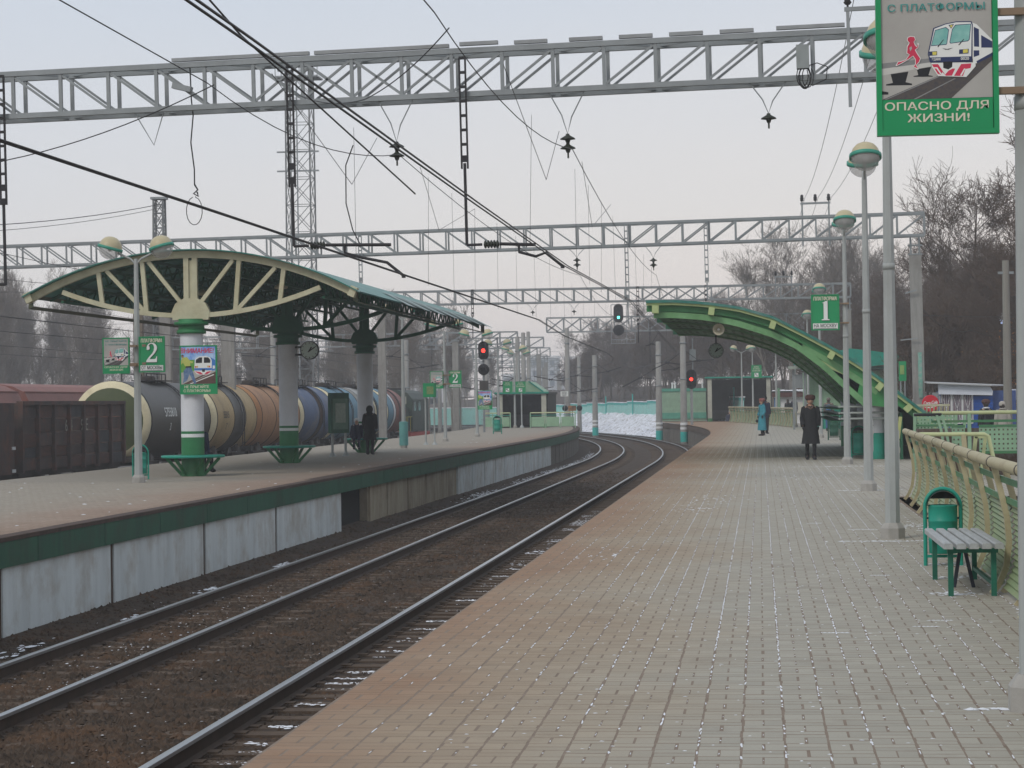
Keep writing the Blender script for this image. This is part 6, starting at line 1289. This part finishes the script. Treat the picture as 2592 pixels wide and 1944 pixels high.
for i in range(62):
    x = -84 + i * .92 + random.uniform(-1, 1); y = random.uniform(185, 250); plant('poplar', x, y, -1.2, random.uniform(.82, 1.05) * (1 if x < -58 else .78), 'slim bare poplar in the row behind the goods yard', 'bare poplars behind the goods yard')
for i in range(70):
    y = random.uniform(200, 300); x = -95 + random.random() * 62; plant('thicket' if i % 3 else 'birch', x, y, -.8 + max(0, y - 235) * .03, random.uniform(1.0, 1.8) if i % 3 else random.uniform(.5, .7), 'grey leafless growth behind the goods yard', 'thicket behind the goods yard')
for i in range(40):
    y = random.uniform(430, 620); x = -(y * random.uniform(.06, .22)); plant('oak', x, y, 0, random.uniform(.32, .55), 'distant hazy tree beyond the far gantries', 'distant hazy trees')
# ================================================================ people
skin = M('skin', (.45, .27, .19), .6, var=.1)
def person(loc, rz, H, label, coat, coat_len=.30, legs=black, hat=None, hair=(.05, .035, .03), pose='stand', hood=False, bag=None, pack=None, scarf=None, shoe=dark, fem=True, armsf=0., vest=None, detail=True):
    """figure facing -y; unit height, scaled; body one skinned surface, clothes and hair on it"""
    t = thing('person', label, 'person', loc, rz); t.scale = (H, H, H); sit = pose == 'sit'; wk = .045 if pose == 'walk' else .0
    hip = .52 if not sit else .27; dz = hip - .52
    J = [(0, 0, hip), (0, 0, .62 + dz), (0, .005, .74 + dz), (0, 0, .81 + dz), (0, -.005, .855 + dz), (0, -.01, .895 + dz)]; E = [(0, 1), (1, 2), (2, 3), (3, 4), (4, 5)]; Rr = [.075, .07, .075, .045, .03, .034]
    hands = []
    for s in (-1, 1):
        o = len(J); sw = s * wk
        J += [(s * .095, 0, .80 + dz), (s * .125, .015 - sw * .3 - armsf * .2, .655 + dz), (s * .125, -.02 + sw * .8 - armsf * .9, .525 + dz + armsf * .6)]; E += [(3, o), (o, o + 1), (o + 1, o + 2)]; Rr += [.038, .028, .021]; hands.append(J[o + 2])
        o = len(J)
        if sit: J += [(s * .05, 0, hip - .01), (s * .06, -.24, hip - .01), (s * .06, -.25, .045)]
        else: J += [(s * .05, 0, .50), (s * .052, -sw * 1.0 - .008, .275), (s * .05, -sw * 1.4 + .012, .045)]
        J.append((s * .058, J[-1][1] - .085, .02)); E += [(0, o), (o, o + 1), (o + 1, o + 2), (o + 2, o + 3)]; Rr += [.05, .032, .02, .016]
    me = bpy.data.meshes.new('body'); me.from_pydata(J, E, []); me.materials.append(skin); b = put('body', me, t); md = b.modifiers.new('skin', 'SKIN'); md.use_smooth_shade = True; b.modifiers.new('sub', 'SUBSURF').levels = 1; b.modifiers['sub'].render_levels = 1
    for i, v in enumerate(me.skin_vertices[0].data): v.radius = (Rr[i], Rr[i]); v.use_root = i == 0
    zh = .925 + dz; g = G(); g.sphere((0, -.008, zh), .058, 14, 10, 0, (.82, .98, 1.12)); g.sphere((0, -.068, zh - .008), .012, 8, 5, 0, (.8, 1.1, 1.3))
    for s in (-1, 1): g.sphere((s * .048, .0, zh - .005), .014, 8, 5, 0, (.5, .8, 1.2))
    hd = g.build('head', skin, t); g = G()
    for s in (-1, 1): g.sphere((s * .019, -.060, zh + .012), .0062, 6, 4)
    g.box(0, -.060, zh - .034, .028, .006, .006); g.build('eyes_and_mouth', M('face_dark', (.10, .045, .035), .5), hd)
    hm = M('hair_%d' % int(hair[0] * 1000), hair, .8); g = G(); g.sphere((0, .008, zh + .008), .061, 14, 9, 0, (.88, 1., 1.12))
    V2, F2 = [], []
    g.v = [(x, y if not (y < -.02 and z < zh + .02) else y * .55, z) for x, y, z in g.v]; g.build('hair', hm, hd)
    if hat:
        g = G()
        if hat[1] == 'beret': g.lathe([(.057, .008), (.068, .016), (.083, .045), (.076, .08), (.04, .098), (0, .10)], 16, (0, .004, zh), sy=1.08)
        elif hat[1] == 'cap': g.lathe([(.060, .012), (.062, .04), (.05, .068), (.02, .078), (0, .08)], 16, (0, .0, zh)); g.box(0, -.07, zh + .018, .07, .05, .008)
        else: g.lathe([(.061, -.005), (.064, .03), (.056, .062), (.025, .082), (0, .085)], 16, (0, .004, zh))
        g.build('hat', hat[0], hd)
    if hood: g = G(); g.sphere((0, .012, zh + .002), .078, 14, 10, 0, (.95, .95, 1.08)); g.lathe([(.075, -.075), (.088, -.09), (.07, -.1)], 14, (0, .01, zh)); g.v = [(x, max(y, -.03), z) for x, y, z in g.v]; g.build('fur_hood', hood, t)
    # coat: elliptical rings from hem to collar
    hem = coat_len if not sit else hip - .02; flare = .142 if fem and coat_len < .45 else .108
    prof = [(flare, hem), (flare * .985, hem + .02), (.114, .47 + dz) if hem < .45 + dz else (flare * .98, hem + .05), (.098, .60 + dz), (.104, .70 + dz), (.108, .765 + dz), (.098, .805 + dz), (.06, .835 + dz), (.042, .855 + dz), (.038, .85 + dz)]
    n = 20; P = []; Rnd = random.Random(int(abs(loc[0] * 100)))
    for i, (r, z) in enumerate(prof):
        for j in range(n):
            a = 2 * pi * j / n; f = 1 + (.05 * sin(5 * a + i * .4) + .03 * sin(9 * a + 1)) * max(0, 1 - i / 4); dd = .74 if z > .5 + dz else .82; P.append((r * cos(a) * f * (1.06 if .68 + dz < z < .82 + dz else 1), r * sin(a) * f * dd, z))
    F = [(i * n + j, i * n + (j + 1) % n, (i + 1) * n + (j + 1) % n, (i + 1) * n + j) for i in range(len(prof) - 1) for j in range(n)]
    g = G(); g.add(P, F, 0, True)
    for s, h in zip((-1, 1), hands):
        o = 6 if s < 0 else 6 + 7; a, e, w_ = J[o], J[o + 1], J[o + 2]; g.tube([(a[0] * .8, a[1], a[2] + .012), a, tuple(np.array(a) * .5 + np.array(e) * .5), e, tuple(np.array(e) * .4 + np.array(w_) * .6), (w_[0], w_[1], w_[2] + .008)], [.045, .052, .046, .043, .039, .037], 12)
    ct = g.build('coat', coat, t)
    if detail:
        g = G(); g.box(.004, -.083, (hem + .80 + dz) / 2, .006, .006, (.80 + dz - hem) * .92); g.build('coat_front_edge', black, ct)
        g = G(); g.tube([(-.05, -.03, .845 + dz), (-.035, -.06, .825 + dz), (0, -.075, .80 + dz), (.035, -.06, .825 + dz), (.05, -.03, .845 + dz), (.045, .035, .86 + dz), (0, .05, .862 + dz), (-.045, .035, .86 + dz), (-.05, -.03, .845 + dz)], .016, 8); g.build('collar', scarf or coat, ct)
    hg = G()
    for s, h in zip((-1, 1), hands):
        h = np.array(h); hg.sphere(tuple(h + np.array((0, -.004, -.026))), .02, 8, 6, 0, (.6, .9, 1.25))
        for k, (dy, L) in enumerate(((-.014, .032), (-.005, .037), (.004, .035), (.012, .028))): p0 = h + np.array((0, dy, -.042)); hg.tube([p0, p0 + np.array((-s * .004, 0, -L * .55)), p0 + np.array((-s * .012, -.002, -L))], [.0055, .005, .004], 6)
        p0 = h + np.array((-s * .006, -.014, -.02)); hg.tube([p0, p0 + np.array((-s * .006, -.012, -.016)), p0 + np.array((-s * .008, -.012, -.032))], [.0065, .006, .0045], 6)
    hg.build('hands', legs if legs is black else skin, t)
    g = G(); sh = G()
    for s in (0, 1):
        o = 6 + 7 * s + 3; a, k, f, toe = J[o], J[o + 1], J[o + 2], J[o + 3]; g.tube([a, k, (f[0], f[1], f[2] + .02)], [.055, .036, .025] if fem else [.062, .048, .04], 12)
        sh.tube([(f[0], f[1] + .012, .10), (f[0], f[1] + .01, .03), (f[0], f[1] - .03, .026), (toe[0], toe[1] - .01, .018)], [.036, .034, .032, .02], 10)
    g.build('trousers', legs, t); sh.build('boots', shoe, t)
    if pack: g = G(); g.lathe([(.0, .0), (.06, .005), (.072, .08), (.066, .17), (.03, .215), (0, .22)], 14, (0, .115, .58 + dz), sy=.62); g.build('backpack', pack, t); G().tube([(-.05, .06, .79 + dz), (-.05, .1, .80 + dz)], .008, 5).tube([(.05, .06, .79 + dz), (.05, .1, .80 + dz)], .008, 5).build('pack_strap', dark, t)
    if bag: h = hands[0]; g = G(); g.sphere((h[0] - .0, h[1] - .02, h[2] - .15), .06, 12, 8, 0, (.75, 1., .72)); g.build('handbag', bag, t); G().tube([(h[0], h[1] - .05, h[2] - .12), (h[0], h[1] - .02, h[2] - .035), (h[0], h[1] + .02, h[2] - .12)], .006, 6).build('bag_handle', bag, t)
    if vest: G().lathe([(.106, .56 + dz), (.112, .70 + dz), (.114, .76 + dz)], 20, (0, 0, 0), sy=.78).build('orange_vest', vest, t)
    return t
cb = M('coat_charcoal', (.022, .023, .026), .9, col2=(.015, .016, .018), scale=14); ctl = M('coat_teal', (.04, .25, .31), .85, col2=(.028, .18, .235), scale=8); cnv = M('coat_navy', (.02, .026, .055), .9); cbr = M('coat_grey_brown', (.16, .14, .12), .9); cbe = M('coat_beige', (.42, .39, .35), .9)
brw = M('hat_brown', (.10, .05, .045), .9, var=.3, scale=20); pnk = M('hat_dusty_red', (.26, .10, .09), .9, var=.25, scale=20); fur = M('fur_black', (.009, .009, .010), 1., bump=.8, bscale=80)
person((1.29, 60.85, 0), radians(4), 1.66, 'woman in a long black coat and brown beret walking towards the camera', cb, .25, black, (brw, 'beret'), pose='walk', scarf=M('scarf_brown', (.14, .09, .07), .9))
person((.06, 101.6, 0), radians(-62), 1.60, 'woman in a teal coat and dusty red hat with a black bag, turned left', ctl, .15, black, (pnk, 'beret'), bag=black, armsf=.04)
person((.2, 107, 0), radians(160), 1.72, 'person in dark clothes and a cap standing just behind the woman in teal', cnv, .42, black, (black, 'cap'), fem=False)
person((3.29, 113.4, 0), radians(178), 1.62, 'boy walking away with a bright blue backpack over a grey brown jacket', cbr, .46, M('jeans_blue', (.05, .11, .26), .9), (cbr, 'knit'), pose='walk', pack=M('backpack_blue', (.08, .27, .66), .7, var=.25, scale=30), fem=False)
person((-12.43, 73.0, 0), radians(176), 1.56, 'woman in black with a big fur hood, seen from behind beside the third column', fur, .30, black, hood=fur, pose='stand')
person((-13.3, 75.52, .0), radians(8), 1.36, 'child in a white hat and navy jacket sitting on the third ring bench', cnv, .4, cnv, (white, 'knit'), pose='sit').location[2] = .13
person((-13.09, 53.1, 0), radians(165), 1.6, 'person in a navy jacket with an orange bag sitting hidden behind the first column', cnv, .4, black, (M('cap_red', (.45, .04, .03), .8), 'knit'), pose='sit', vest=M('vest_orange', (.85, .13, .02), .7)).location[2] = .06
person((-2.25, 169.0, -.85), radians(10), 1.65, 'person climbing out of the east underpass, left of the pair', cnv, .4, black, (M('hat_grey', (.16, .16, .17), .9), 'knit'))
person((-1.62, 168.9, -.85), radians(-10), 1.62, 'person climbing out of the east underpass, right of the pair', cb, .4, black, (black, 'knit'))
person((1.72, 147.5, 0), radians(-150), 1.58, 'person with dark hair waiting at the white stall hatch', cb, .4, black, None)
person((2.12, 147.8, 0), radians(140), 1.70, 'taller person in dark clothes waiting at the white stall', cnv, .4, black, (black, 'knit'), fem=False)
person((6.98, 73.2, -.2), radians(200), 1.66, 'woman in black with a brown hat and white fur collar passing the blue kiosk', cb, .35, black, (brw, 'beret'), scarf=white, bag=black)
person((7.46, 73.0, -.2), radians(190), 1.62, 'person in a pale beige coat by the pole near the blue kiosk', cbe, .38, black, (cbe, 'knit'))
t = thing('concrete_pole', 'rough grey pole standing before the right part of the blue kiosk', 'pole', (8.0, 76.5, -.3), 0); G().lathe([(.15, 0), (.11, 6.3)], 12).build('shaft', M('pole_wood', (.25, .235, .21), .9, streak=(4, 4, .4)), t); G().box(0, 0, 5.9, .5, .1, .08).build('crossarm', galv, t)
# ================================================================ winter air
hb = G().box(0, 560, 13, 1400, 1240, 32).build('haze', [])
vm = bpy.data.materials.new('haze_air'); vm.use_nodes = True; n_ = vm.node_tree.nodes; n_.remove(n_['Principled BSDF']); pv = n_.new('ShaderNodeVolumePrincipled'); pv.inputs['Density'].default_value = .0009; pv.inputs['Color'].default_value = (.93, .96, 1, 1); pv.inputs['Anisotropy'].default_value = .2
vm.node_tree.links.new(pv.outputs[0], n_['Material Output'].inputs['Volume']); hb.data.materials.append(vm); hb['kind'] = 'stuff'
